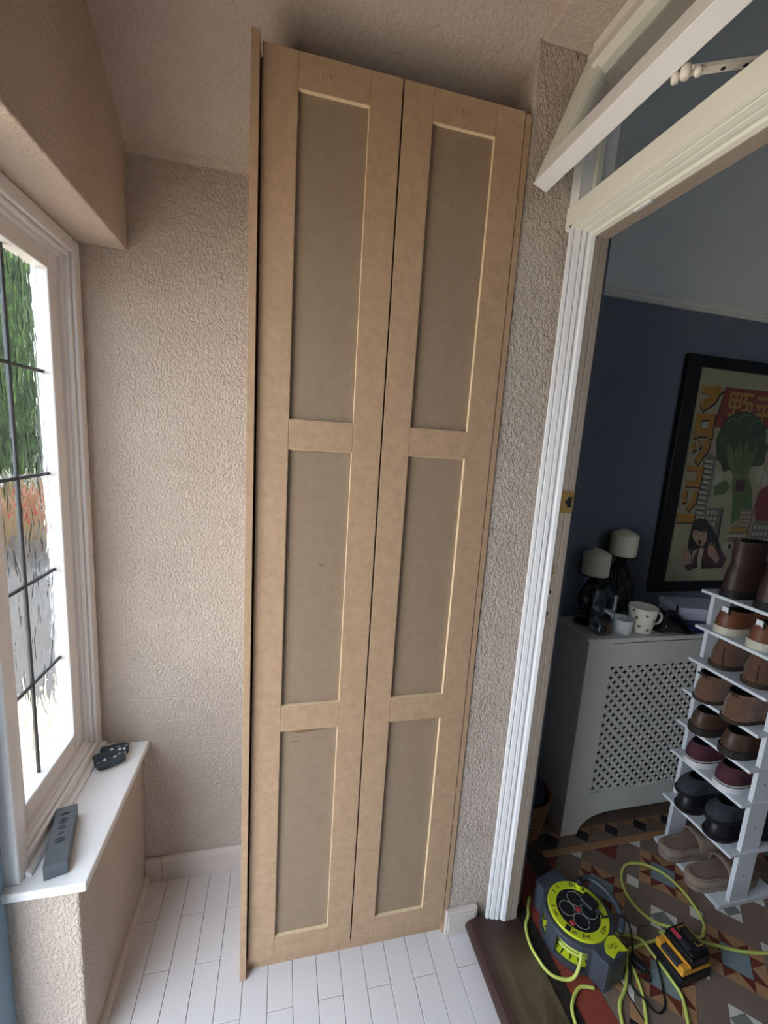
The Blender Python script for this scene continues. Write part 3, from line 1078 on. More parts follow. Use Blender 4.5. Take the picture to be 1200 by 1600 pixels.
# ------------------------------------------------------------------ things on the radiator cover
M_wax = mat('ivory_wax', '#ded7c4', 0.5, var=0.02)
M_iron = mat('black_iron', '#141416', 0.5, metal=0.3)
def candle_holder(x, y, h, label_h, label_c, wide):
    e = empty('candle_holder', (x, y, RT), label_h, 'candle holder', 'black lattice candle holders')
    lathe('base', [(0, 0.0002), (0.048, 0.0002), (0.048, 0.004), (0.036, 0.010), (0.012, 0.016), (0.010, 0.024), (0, 0.024)], (x, y, RT), M_iron, e, 28)
    lathe('dish', [(0, h - 0.010), (0.012, h - 0.010), (0.050, h - 0.003), (0.052, h), (0.049, h - 0.001), (0, h - 0.006)], (x, y, RT), M_iron, e, 28)
    def rad(t):
        return 0.012 + wide * math.sin(math.pi * min(1, max(0, t)) ** 0.85) ** 1.3
    bm = bmesh.new()
    N = 7
    for sgn in (1, -1):
        for i in range(N):
            pts = []
            for s in range(22):
                t = s / 21
                a = 2 * math.pi * i / N + sgn * t * 2.6
                r = rad(t)
                pts.append((x + r * math.cos(a), y + r * math.sin(a), RT + 0.018 + t * (h - 0.030)))
            bm_tube(bm, pts, 0.0030, 5)
    from_bm('lattice_bulb', bm, M_iron, e, smooth=True)
    lathe('core', [(0, 0.02), (0.006, 0.02), (0.006, h - 0.008), (0, h - 0.008)], (x, y, RT), M_iron, e, 12)
    c = empty('candle', (x, y, RT + h), label_c, 'candle', 'ivory pillar candles')
    zb = RT + h - 0.0005
    lathe('wax', [(0, 0), (0.045, 0), (0.0475, 0.003), (0.0475, 0.078), (0.046, 0.0805), (0.030, 0.090), (0.010, 0.099), (0, 0.100)], (x, y, zb), M_wax, c, 36)
    lathe('wick', [(0, 0.098), (0.0012, 0.098), (0.0012, 0.106), (0, 0.107)], (x, y, zb), M_black, c, 8)
candle_holder(1.131, 1.311, 0.188, 'black lattice candle holder behind the clear glass tumbler', 'ivory pillar candle on the shorter holder, nearest the doorway', 0.030)
candle_holder(1.252, 1.3255, 0.259, 'taller black lattice candle holder behind the white mug', 'ivory pillar candle on the taller holder, nearest the poster', 0.042)

gt = empty('glass_tumbler', (1.112, 1.222, RT), 'tall clear square glass tumbler on the radiator cover', 'glass')
def sq_ring(bm, cx, cy, hw, r, z, n=5):
    vs = []
    for q in range(4):
        ccx, ccy = [(1, 1), (-1, 1), (-1, -1), (1, -1)][q]
        for i in range(n):
            a = q * math.pi / 2 + i / (n - 1) * math.pi / 2
            vs.append(bm.verts.new((cx + ccx * (hw - r) + r * math.cos(a), cy + ccy * (hw - r) + r * math.sin(a), z)))
    return vs
def sq_loft(name, cx, cy, prof, m, parent):
    bm = bmesh.new()
    rows = [sq_ring(bm, cx, cy, hw, r, z) for hw, r, z in prof]
    for a, b in zip(rows, rows[1:]):
        for i in range(len(a)):
            j = (i + 1) % len(a)
            bm.faces.new((a[i], a[j], b[j], b[i]))
    bm.faces.new(rows[0][::-1])
    bm.faces.new(rows[-1])
    return from_bm(name, bm, m, parent)
sq_loft('glass_wall', 1.112, 1.222, [(0.028, 0.008, RT + 0.0005), (0.030, 0.009, RT + 0.006), (0.031, 0.010, RT + 0.148), (0.0295, 0.009, RT + 0.150), (0.0285, 0.008, RT + 0.148), (0.0275, 0.008, RT + 0.018)], M_tumbler, gt)
sq_loft('glass_base', 1.112, 1.222, [(0.0262, 0.007, RT + 0.002), (0.0272, 0.007, RT + 0.016)], mat('thick_glass', '#8f9a9c', 0.1, trans=0.6), gt)

M_porc = mat('white_porcelain', '#dfe4e8', 0.2)
def fluted(name, c, prof, n, flutes, depth, m, parent):
    bm = bmesh.new()
    rows = []
    for r, z, fl_ in prof:
        rows.append([bm.verts.new((c[0] + (r + (depth * abs(math.sin(flutes * math.pi * i / n)) if fl_ else 0)) * math.cos(2 * math.pi * i / n),
                                   c[1] + (r + (depth * abs(math.sin(flutes * math.pi * i / n)) if fl_ else 0)) * math.sin(2 * math.pi * i / n), c[2] + z)) for i in range(n)])
    for a, b in zip(rows, rows[1:]):
        for i in range(n):
            j = (i + 1) % n
            bm.faces.new((a[i], a[j], b[j], b[i]))
    bm.faces.new(rows[0][::-1])
    bm.faces.new(rows[-1])
    return from_bm(name, bm, m, parent, smooth=True)
rk = empty('ramekin', (1.197, 1.222, RT), 'small white ribbed ramekin beside the white mug', 'ramekin')
fluted('bowl', (1.197, 1.222, RT), [(0.030, 0.0005, 0), (0.034, 0.003, 1), (0.036, 0.045, 1), (0.038, 0.048, 0), (0.038, 0.054, 0), (0.0355, 0.055, 0), (0.0335, 0.050, 0), (0.031, 0.010, 0), (0.02, 0.007, 0)], 96, 24, 0.0016, M_porc, rk)
M_mug = mat('cream_glazed_china', '#e2ddd2', 0.2, var=0.02)
mg = empty('mug', (1.283, 1.222, RT), 'white china mug with small brown dots and a handle', 'mug')
cm = (1.283, 1.222, RT)
mb = lathe('cup', [(0, 0.0005), (0.034, 0.0005), (0.037, 0.004), (0.036, 0.010), (0.042, 0.045), (0.0485, 0.088), (0.0495, 0.094), (0.0475, 0.0955), (0.0455, 0.093), (0.039, 0.045), (0.033, 0.010), (0, 0.008)], cm, M_mug, mg, 40)
pts = spline([(cm[0] + 0.043, cm[1] - 0.006, RT + 0.073), (cm[0] + 0.062, cm[1] - 0.012, RT + 0.073), (cm[0] + 0.071, cm[1] - 0.014, RT + 0.058), (cm[0] + 0.064, cm[1] - 0.012, RT + 0.036), (cm[0] + 0.040, cm[1] - 0.006, RT + 0.028)], 6)
tube('handle', pts, 0.0052, M_mug, mg, 10)
M_dot = mat('brown_dot_print', '#7d6a5c', 0.4)
for a, zz, s in ((-2.05, 0.074, 0.005), (-2.75, 0.060, 0.006), (-2.5, 0.030, 0.006), (-1.75, 0.020, 0.0055), (-1.3, 0.056, 0.006), (-1.1, 0.020, 0.005), (-3.0, 0.085, 0.005)):
    r = 0.0360 + 0.0135 * (zz - 0.01) / 0.084 + 0.0004
    M = Matrix.Translation((cm[0] + r * math.cos(a), cm[1] + r * math.sin(a), RT + zz)) @ Matrix.Rotation(a, 4, 'Z') @ Matrix.Rotation(math.pi / 2, 4, 'Y')
    lathe('dot', [(0, 0.0008), (s, 0.0004), (s, -0.001), (0, -0.001)], (0, 0, 0), M_dot, mb, 14, M)

bx = empty('gift_box', (1.60, 1.27, RT), 'pale lilac box with black clasp on the radiator cover', 'box')
M_lil = mat('lilac_card', '#cdcde2', 0.6, var=0.02)
nb = empty('flat_box', (1.60, 1.265, RT), 'flat navy blue box lying under the lilac box', 'box')
M_navy = mat('navy_card', '#1d2c5c', 0.5)
RB = Matrix.Translation((1.60, 1.262, 0)) @ Matrix.Rotation(math.radians(-3), 4, 'Z')
bm = bmesh.new()
bm_box(bm, -0.125, 0.13, -0.088, 0.100, RT + 0.0005, RT + 0.022, 0.002, 2, RB)
from_bm('box_base', bm, M_navy, nb)
bm = bmesh.new()
bm_box(bm, -0.122, 0.127, -0.085, 0.097, RT + 0.0225, RT + 0.026, 0.001, 1, RB)
from_bm('box_lid', bm, mat('dark_navy_card', '#17224a', 0.5), nb)
RB2 = Matrix.Translation((1.600, 1.288, 0)) @ Matrix.Rotation(math.radians(-14), 4, 'Z')
bm = bmesh.new()
bm_box(bm, -0.105, 0.105, -0.072, 0.062, RT + 0.0265, RT + 0.052, 0.002, 2, RB2)
from_bm('box_base', bm, M_lil, bx)
bm = bmesh.new()
bm_box(bm, -0.107, 0.107, -0.074, 0.064, RT + 0.0525, RT + 0.075, 0.002, 2, RB2)
from_bm('box_lid', bm, M_lil, bx)
bm = bmesh.new()
bm_box(bm, -0.109, -0.1065, -0.058, -0.046, RT + 0.030, RT + 0.076, 0.0008, 1, RB2)
from_bm('clasp', bm, M_black, bx)
# black pouch with a strap
bp_ = empty('black_pouch', (1.41, 1.225, RT), 'soft black pouch with tangled strap in front of the lilac box', 'pouch')
bm = bmesh.new()
for i, (t, w, h_) in enumerate(((0, 0.6, 0.4), (0.15, 0.95, 0.9), (0.35, 1, 1), (0.55, 1, 0.75), (0.8, 0.95, 0.45), (1, 0.8, 0.25))):
    pass
rings = []
for i in range(13):
    t = i / 12
    hgt = 0.012 + 0.045 * max(0, math.sin(math.pi * min(1, t * 1.5))) ** 1.2 * (1 - 0.3 * t)
    wd_ = 0.050 * (0.75 + 0.25 * math.sin(math.pi * t))
    rings.append([bm.verts.new((1.345 + 0.135 * t, 1.226 - 0.02 * t + wd_ * math.cos(a), RT + 0.0006 + (hgt * 0.5 + hgt * 0.5 * math.sin(a)))) for a in [2 * math.pi * j / 14 for j in range(14)]])
for a, b in zip(rings, rings[1:]):
    for j in range(14):
        bm.faces.new((a[j], a[(j + 1) % 14], b[(j + 1) % 14], b[j]))
bm.faces.new(rings[0][::-1])
bm.faces.new(rings[-1])
from_bm('pouch_body', bm, mat('black_nylon', '#121214', 0.7, bump=0.4, bscale=60, bdist=0.004), bp_, smooth=True)
tube('strap', spline([(1.36, 1.20, RT + 0.03), (1.385, 1.215, RT + 0.062), (1.42, 1.235, RT + 0.068), (1.45, 1.22, RT + 0.045), (1.47, 1.20, RT + 0.012)], 8), 0.006, M_black, bp_)
box('buckle', 1.362, 1.384, 1.188, 1.200, RT + 0.022, RT + 0.030, mat('grey_buckle', '#8d9296', 0.4), bp_, bevel=0.002)

# ================================================================== FRAMED POSTER
pf = empty('framed_poster', (1.81, 1.37, 0.93), 'framed broccoli monster poster with large Japanese lettering on blue wall', 'poster')
M_frame = mat('black_frame', '#0e0e11', 0.35)
fx0, fx1, fz0, fz1 = 1.434, 2.160, 0.925, 1.842
ix0, ix1, iz0, iz1 = 1.498, 2.096, 0.968, 1.799
def fbar(pts, name='frame_side'):
    return prism(name, pts, 'y', 1.350, 1.3745, M_frame, pf, bevel=0.004)
fbar([(fx0, fz0), (ix0, iz0), (ix0, iz1), (fx0, fz1)])
fbar([(fx1, fz0), (ix1, iz0), (ix1, iz1), (fx1, fz1)])
fbar([(fx0, fz0), (fx1, fz0), (ix1, iz0), (ix0, iz0)])
fbar([(fx0, fz1), (fx1, fz1), (ix1, iz1), (ix0, iz1)])
box('paper', ix0 - 0.004, ix1 + 0.004, 1.3625, 1.366, iz0 - 0.004, iz1 + 0.004, mat('cream_poster_paper', '#aea184', 0.7, var=0.03), pf)
PRC = {
    'ochre': '#b57c30', 'dark': '#241c1a', 'red': '#8c3226', 'sand': '#b5863e', 'green': '#3d4c2f', 'stem': '#66703f', 'lgreen': '#566a3a',
    'grey': '#7b7067', 'pale': '#bdb4a2', 'hair': '#241a19', 'skin': '#b98d78', 'maroon': '#4a2428', 'shirt': '#bfb49b', 'blood': '#8c2c26', 'tan': '#8a7358'}
prnames = list(PRC)
prm = [mat('print_' + k, v, 0.7, var=0.08, vscale=60) for k, v in PRC.items()]
bm = bmesh.new()
lay = [0]
def pp(c, pts):
    lay[0] += 1
    y = 1.3622 - 0.00003 * lay[0]
    f = bm.faces.new([bm.verts.new((p[0], y, p[1])) for p in pts])
    f.material_index = prnames.index(c)
def grow(pts, k, dx=0.0, dz=0.0):
    cx = sum(p[0] for p in pts) / len(pts)
    cz = sum(p[1] for p in pts) / len(pts)
    o = []
    for p in pts:
        v = Vector((p[0] - cx, p[1] - cz))
        v = v + v.normalized() * k
        o.append((cx + v.x + dx, cz + v.y + dz))
    return o
def letter(pts):
    pp('dark', grow(pts, 0.0035, 0.003, -0.004))
    pp('ochre', pts)
# sign with blocky characters
SIGN = [(1.638, 1.737), (2.02, 1.742), (2.02, 1.601), (1.614, 1.588)]
pp('dark', grow(SIGN, 0.004))
pp('red', SIGN)
def bars(x0, z0, w, h, hs, vs, t=0.012):
    for q in hs:
        pp('sand', [(x0, z0 + h * q - t / 2), (x0 + w, z0 + h * q - t / 2), (x0 + w, z0 + h * q + t / 2), (x0, z0 + h * q + t / 2)])
    for q, a, b in vs:
        pp('sand', [(x0 + w * q - t / 2, z0 + h * a), (x0 + w * q + t / 2, z0 + h * a), (x0 + w * q + t / 2, z0 + h * b), (x0 + w * q - t / 2, z0 + h * b)])
bars(1.668, 1.604, 0.052, 0.118, (0.98, 0.77, 0.55, 0.28, 0.02), ((0.0, 0.55, 1), (1.0, 0.55, 1), (0.5, 0.02, 1)))
bars(1.728, 1.604, 0.050, 0.118, (0.98, 0.72, 0.45), ((0.55, 0.0, 0.75), (1.0, 0.45, 0.72), (0.3, 0.75, 0.98)))
bars(1.800, 1.612, 0.085, 0.108, (0.92, 0.66, 0.35), ((0.3, 0.80, 1.0), (0.7, 0.80, 1.0), (0.5, 0.0, 0.66), (0.2, 0.45, 0.62), (0.8, 0.45, 0.62)))
# city and monster
pp('grey', [(1.591, 1.493), (1.654, 1.475), (1.656, 1.333), (1.593, 1.330)])
pp('grey', [(1.593, 1.335), (1.656, 1.333), (1.646, 1.237), (1.595, 1.240)])
for i in range(11):
    z = 1.462 - 0.0205 * i
    pp('pale', [(1.601, z), (1.640, z - 0.004), (1.640, z - 0.014), (1.601, z - 0.011)])
    pp('dark', [(1.601, z - 0.011), (1.642, z - 0.014), (1.642, z - 0.0165), (1.601, z - 0.0145)])
for x0, z0, w, h in ((1.665, 1.36, 0.03, 0.05), (1.87, 1.38, 0.03, 0.07), (1.91, 1.37, 0.025, 0.05)):
    pp('pale', [(x0, z0), (x0 + w, z0), (x0 + w, z0 + h), (x0, z0 + h)])
pp('lgreen', [(1.665, 1.359), (1.718, 1.388), (1.751, 1.359), (1.724, 1.330), (1.674, 1.321)])
pp('blood', [(1.905, 1.351), (1.96, 1.39), (2.05, 1.35), (2.06, 1.224), (1.915, 1.224), (1.892, 1.287)])
pp('grey', [(1.647, 1.272), (1.728, 1.274), (1.727, 1.154), (1.655, 1.154)])
for i in range(3):
    for j in range(3):
        x, z = 1.656 + 0.019 * i, 1.260 - 0.024 * j
        pp('pale', [(x, z), (x + 0.012, z), (x + 0.012, z - 0.014), (x, z - 0.014)])
pp('maroon', [(1.728, 1.274), (1.736, 1.27), (1.742, 1.12), (1.700, 1.12), (1.727, 1.16)])
pp('lgreen', [(1.755, 1.414), (1.825, 1.417), (1.865, 1.349), (1.880, 1.272), (1.789, 1.205), (1.772, 1.311), (1.752, 1.372)])
CROWN = [(1.715, 1.649), (1.757, 1.655), (1.805, 1.643), (1.853, 1.616), (1.877, 1.574), (1.876, 1.548), (1.902, 1.531), (1.893, 1.501), (1.896, 1.472), (1.881, 1.452), (1.839, 1.450), (1.814, 1.436), (1.753, 1.433), (1.722, 1.428), (1.699, 1.421), (1.679, 1.454), (1.657, 1.466), (1.649, 1.497), (1.637, 1.533), (1.642, 1.558), (1.651, 1.589), (1.670, 1.624)]
pp('dark', grow(CROWN, 0.003))
pp('green', CROWN)
for cx, cz, r in ((1.70, 1.60, 0.032), (1.76, 1.615, 0.036), (1.82, 1.60, 0.034), (1.68, 1.53, 0.028), (1.855, 1.54, 0.03)):
    pp('lgreen', [(cx + r * math.cos(t * 0.63), cz + r * 0.9 * math.sin(t * 0.63)) for t in range(10)])
    pp('green', [(cx + 0.003 + r * 0.92 * math.cos(t * 0.63), cz - 0.004 + r * 0.82 * math.sin(t * 0.63)) for t in range(10)])
pp('stem', [(1.692, 1.528), (1.735, 1.500), (1.753, 1.545), (1.772, 1.500), (1.790, 1.550), (1.812, 1.500), (1.854, 1.531), (1.836, 1.463), (1.826, 1.404), (1.851, 1.340), (1.761, 1.336), (1.753, 1.401), (1.704, 1.468)])
for i in range(5):
    x = 1.722 + 0.026 * i
    pp('dark', [(x, 1.52), (x + 0.004, 1.52), (1.785 + (x - 1.775) * 0.4 + 0.002, 1.42), (1.785 + (x - 1.775) * 0.4, 1.42)])
pp('sand', [(1.765, 1.408), (1.785, 1.400), (1.767, 1.398)])
pp('sand', [(1.822, 1.410), (1.802, 1.402), (1.822, 1.399)])
pp('maroon', [(1.770, 1.389), (1.817, 1.391), (1.824, 1.345), (1.779, 1.343)])
pp('tan', [(1.820, 1.277), (1.894, 1.272), (1.896, 1.123), (1.782, 1.126), (1.791, 1.198), (1.825, 1.206)])
for i in range(4):
    for j in range(3):
        x, z = 1.832 + 0.018 * j, 1.262 - 0.017 * i
        pp('pale', [(x, z), (x + 0.012, z), (x + 0.010, z - 0.009), (x - 0.002, z - 0.009)])
pp('sand', [(1.795, 1.196), (1.870, 1.196), (1.870, 1.180), (1.790, 1.180)])
pp('pale', [(1.785, 1.166), (1.880, 1.166), (1.880, 1.154), (1.783, 1.154)])
pp('pale', [(1.775, 1.132), (1.830, 1.134), (1.828, 1.105), (1.770, 1.102)])
pp('dark', [(1.796, 1.124), (1.812, 1.124), (1.812, 1.106), (1.796, 1.106)])
pp('grey', [(1.902, 1.225), (2.04, 1.215), (2.04, 1.124), (1.900, 1.127)])
for i in range(6):
    for j in range(3):
        x, z = 1.912 + 0.021 * i, 1.205 - 0.028 * j
        pp('pale', [(x, z), (x + 0.014, z), (x + 0.012, z - 0.014), (x - 0.002, z - 0.014)])
# lettering, top to bottom
letter([(1.521, 1.732), (1.592, 1.738), (1.613, 1.719), (1.594, 1.678), (1.545, 1.642), (1.523, 1.667), (1.566, 1.703), (1.525, 1.708)])
letter([(1.596, 1.745), (1.622, 1.722), (1.610, 1.711), (1.591, 1.731)])
letter([(1.519, 1.632), (1.604, 1.636), (1.609, 1.542), (1.588, 1.541), (1.588, 1.548), (1.542, 1.547), (1.543, 1.541), (1.522, 1.540)])
pp('dark', grow([(1.548, 1.608), (1.582, 1.609), (1.581, 1.578), (1.547, 1.579)], 0.003))
pp('pale', [(1.550, 1.604), (1.582, 1.605), (1.581, 1.578), (1.549, 1.579)])
letter([(1.516, 1.518), (1.530, 1.525), (1.542, 1.497), (1.529, 1.488)])
letter([(1.542, 1.532), (1.555, 1.536), (1.566, 1.510), (1.555, 1.500)])
letter([(1.573, 1.537), (1.607, 1.533), (1.602, 1.497), (1.566, 1.441), (1.544, 1.457), (1.570, 1.492)])
letter([(1.514, 1.435), (1.595, 1.435), (1.596, 1.353), (1.522, 1.356), (1.523, 1.378), (1.565, 1.378), (1.565, 1.413), (1.517, 1.414)])
letter([(1.517, 1.339), (1.539, 1.340), (1.540, 1.290), (1.521, 1.291)])
letter([(1.569, 1.336), (1.591, 1.334), (1.588, 1.291), (1.560, 1.256), (1.545, 1.274), (1.566, 1.304)])
letter([(1.508, 1.244), (1.596, 1.245), (1.593, 1.210), (1.514, 1.210)])
# frightened figure at the bottom
pp('hair', [(1.614, 1.230), (1.653, 1.227), (1.697, 1.189), (1.733, 1.147), (1.761, 1.104), (1.697, 1.075), (1.667, 1.111), (1.614, 1.096), (1.626, 1.046), (1.597, 1.060), (1.587, 1.124), (1.591, 1.184), (1.593, 1.212)])
pp('maroon', [(1.646, 1.107), (1.680, 1.111), (1.749, 1.115), (1.798, 1.060), (1.785, 1.024), (1.679, 1.019), (1.652, 1.024), (1.612, 1.010), (1.585, 1.035), (1.626, 1.042), (1.631, 1.078)])
pp('shirt', [(1.648, 1.107), (1.672, 1.107), (1.670, 1.060), (1.675, 1.020), (1.659, 1.020), (1.648, 1.060)])
pp('skin', [(1.600, 1.181), (1.629, 1.185), (1.670, 1.175), (1.678, 1.139), (1.662, 1.114), (1.634, 1.121), (1.602, 1.153)])
pp('hair', [(1.596, 1.190), (1.676, 1.192), (1.668, 1.180), (1.640, 1.174), (1.612, 1.182), (1.598, 1.176)])
for ex in (1.610, 1.648):
    pp('pale', [(ex, 1.160), (ex + 0.007, 1.164), (ex + 0.015, 1.162), (ex + 0.008, 1.157)])
    pp('dark', [(ex + 0.005, 1.163), (ex + 0.010, 1.163), (ex + 0.010, 1.158), (ex + 0.005, 1.158)])
    pp('dark', [(ex - 0.002, 1.169), (ex + 0.016, 1.173), (ex + 0.016, 1.170), (ex - 0.002, 1.167)])
pp('skin', [(1.627, 1.158), (1.633, 1.148), (1.626, 1.146)])
pp('maroon', [(1.632, 1.141), (1.645, 1.142), (1.654, 1.132), (1.650, 1.121), (1.638, 1.123)])
pp('skin', [(1.566, 1.085), (1.583, 1.103), (1.615, 1.075), (1.619, 1.057), (1.601, 1.039), (1.575, 1.060)])
pp('skin', [(1.689, 1.111), (1.708, 1.122), (1.736, 1.097), (1.762, 1.060), (1.749, 1.042), (1.727, 1.060), (1.696, 1.078)])
for hx, hz in ((1.575, 1.098), (1.588, 1.102), (1.600, 1.094), (1.694, 1.118), (1.706, 1.126), (1.720, 1.120)):
    pp('skin', [(hx - 0.004, hz - 0.02), (hx + 0.004, hz - 0.02), (hx + 0.003, hz + 0.008), (hx - 0.003, hz + 0.008)])
me = bpy.data.meshes.new('print')
bm.to_mesh(me)
bm.free()
link('print', me, prm, pf)
box('glazing', ix0 + 0.0005, ix1 - 0.0005, 1.3545, 1.3560, iz0 + 0.0005, iz1 - 0.0005, M_glass, pf)

# ================================================================== SHOE RACK
M_rack = mat('white_laminate', '#d9dde4', 0.45, var=0.015)
SR = empty('shoe_rack', (1.51, 0.985, HZ), 'white eight-tier narrow shoe rack standing on the tiles', 'shoe rack')
SX0, SX1, SY0, SY1 = 1.391, 1.631, 0.860, 1.110
SHZ = [0.055, 0.242, 0.422, 0.542, 0.661, 0.780, 0.901, 1.027]
for i, z in enumerate(SHZ):
    box('shelf', SX0, SX1, SY0, SY1, z - (0.0148 if i == 0 else 0.010), z, M_rack, SR, bevel=0.0008)
for ya, yb in ((0.864, 0.877), (1.096, 1.109)):
    # posts between shelves, as notched boards
    bm = bmesh.new()
    for a, b in zip(SHZ, SHZ[1:]):
        bm_box(bm, 1.436, 1.510, ya, yb, a + 0.0002, b - 0.0102)
    from_bm('post', bm, M_rack, SR)
for z in (0.15, 0.33, 0.48, 0.60):
    lathe('screw', [(0, 0.0012), (0.003, 0.0008), (0.003, 0), (0, 0)], (0, 0, 0), mat('grey_screw', '#777a80', 0.4, metal=0.6), SR, 10,
          Matrix.Translation((1.472, 0.8638, z)) @ Matrix.Rotation(math.pi / 2, 4, 'X'))

PRO = [(0, 0), (0.03, 0.42), (0.08, 0.60), (0.16, 0.70), (0.35, 0.68), (0.52, 0.82), (0.68, 1.0), (0.80, 0.96), (0.90, 0.76), (0.96, 0.50), (1, 0)]
def prof_w(t):
    for (a, wa), (b, wb) in zip(PRO, PRO[1:]):
        if a <= t <= b:
            u = (t - a) / (b - a)
            if a == 0:
                u = math.sqrt(u)
            if b == 1:
                u = 1 - math.sqrt(1 - u)
            return wa + (wb - wa) * u
    return 0
NF = 36
def footprint(L, W, k=0.0):
    out = []
    for i in range(NF):
        ph = 2 * math.pi * i / NF
        t = (1 - math.cos(ph)) / 2
        w = max(prof_w(t) * W / 2 + (k if 0 < t < 1 else 0), 0.0)
        if 0 < t < 1:
            w = max(w, 0.0012 * math.sin(ph if ph < math.pi else 2 * math.pi - ph) + 0.0004)
        x = t * L + (-k if t < 0.5 else k) * abs(math.cos(ph))
        out.append((x, w if ph < math.pi else -w))
    return out

def shoe(name, label, group, loc, L, W, sole_t, H, upper_m, sole_m, lining_m, Hf=None, shaft=0.0, collar=(0.28, 0.21, 0.30), sole_k=0.003, rz=0.0, gp=1.7, hp=0.62, lo=0.0, line_m=None, cat='shoe'):
    """toe along +x, heel at the origin"""
    e = empty(name, loc, label, cat, group, rz=rz)
    Hf = Hf or H
    # sole
    bm = bmesh.new()
    fp = footprint(L, W, sole_k)
    A = [bm.verts.new((x, y, 0)) for x, y in fp]
    A2 = [bm.verts.new((x, y, sole_t)) for x, y in footprint(L, W, sole_k + 0.001)]
    for i in range(NF):
        j = (i + 1) % NF
        bm.faces.new((A[i], A[j], A2[j], A2[i]))
    bm.faces.new(A[::-1])
    bm.faces.new(A2)
    so = from_bm('sole', bm, sole_m, e, local=True)
    if line_m:
        bm = bmesh.new()
        A = [bm.verts.new((x, y, sole_t * 0.80)) for x, y in footprint(L, W, sole_k + 0.0016)]
        A2 = [bm.verts.new((x, y, sole_t * 0.93)) for x, y in footprint(L, W, sole_k + 0.0016)]
        for i in range(NF):
            j = (i + 1) % NF
            bm.faces.new((A[i], A[j], A2[j], A2[i]))
        from_bm('sole_line', bm, line_m, so, local=True)
    # upper
    bm = bmesh.new()
    f0 = footprint(L, W, 0.0)
    cx, ca, cb = collar
    col = []
    for i in range(NF):
        ph = 2 * math.pi * i / NF
        col.append((L * cx - L * ca * math.cos(ph), W * cb * math.sin(ph)))
    rows = []
    for s in (0, 0.06, 0.14, 0.25, 0.38, 0.52, 0.66, 0.80, 0.92, 1.0):
        g, hh = s ** gp, s ** hp
        r = []
        for i in range(NF):
            ph = 2 * math.pi * i / NF
            front = (1 - math.cos(ph)) / 2
            zt = sole_t + (H * (1 - front) + Hf * front) * hh - lo * math.sin(ph) ** 2 * hh
            r.append(bm.verts.new((f0[i][0] * (1 - g) + col[i][0] * g, f0[i][1] * (1 - g) + col[i][1] * g, zt)))
        rows.append(r)
    if shaft > 0:
        for q in (0.35, 0.7, 1.0):
            r = []
            for i in range(NF):
                ph = 2 * math.pi * i / NF
                k = 1 + 0.06 * q
                v = rows[9][i].co
                r.append(bm.verts.new((L * cx + (v.x - L * cx) * k - 0.004 * q, v.y * k, v.z + shaft * q)))
            rows.append(r)
    for a, b in zip(rows, rows[1:]):
        for i in range(NF):
            j = (i + 1) % NF
            bm.faces.new((a[i], a[j], b[j], b[i]))
    top = [v.co.copy() for v in rows[-1]]
    up = from_bm('upper', bm, upper_m, e, smooth=True, local=True)
    # lining
    bm = bmesh.new()
    ctr = Vector((sum(v.x for v in top) / NF, 0, 0))
    def ins(v, k, dz):
        w = Vector((v.x - ctr.x, v.y, 0))
        w.normalize()
        return (v.x - w.x * k, v.y - w.y * k, v.z + dz)
    depth = -(H + shaft) * 0.75
    R = [[bm.verts.new(v) for v in top], [bm.verts.new(ins(v, 0.003, 0.002)) for v in top], [bm.verts.new(ins(v, 0.006, -0.004)) for v in top], [bm.verts.new((ins(v, 0.010, 0)[0], ins(v, 0.010, 0)[1], v.z + depth)) for v in top]]
    for a, b in zip(R, R[1:]):
        for i in range(NF):
            j = (i + 1) % NF
            bm.faces.new((a[i], a[j], b[j], b[i]))
    bm.faces.new(R[-1])
    from_bm('lining', bm, lining_m, e, smooth=True, local=True)
    return e, up, so

def extra(e, name, fn, m, smooth=False):
    bm = bmesh.new()
    fn(bm)
    return from_bm(name, bm, m, e, smooth=smooth, local=True)

M_dlin = mat('dark_lining', '#100e0e', 0.9)
Y1, Y2 = 1.0395, 0.9335          # far and near place on each shelf
# top shelf: dark brown boots
M_boot = mat('dark_brown_leather', '#3a2a26', 0.5, var=0.15, vscale=25, bump=0.2, bscale=90)
M_bsole = mat('black_rubber_sole', '#17151a', 0.7)
for yy, lb in ((Y1, 'dark brown leather ankle boot on the top shelf, beside the poster'), (Y2, 'dark brown leather ankle boot on the top shelf, the nearer one')):
    e, up, so = shoe('boot', lb, 'boots on the top shelf', (1.398, yy, SHZ[7] + 0.0003), 0.285, 0.098, 0.024, 0.085, M_boot, M_bsole, M_dlin, shaft=0.075, collar=(0.25, 0.20, 0.33), cat='boot')
    def laces(bm):
        for k in range(5):
            t = k / 4
            x, z = 0.165 - 0.022 * t, 0.088 + 0.020 * t
            bm_tube(bm, [(x, -0.026, z - 0.004), (x - 0.002, 0, z + 0.007), (x, 0.026, z - 0.004)], 0.002, 5)
    extra(e, 'laces', laces, M_black, True)
    extra(e, 'pull_tab', lambda bm: bm_box(bm, 0.006, 0.010, -0.009, 0.009, 0.15, 0.195, 0.001), M_boot)
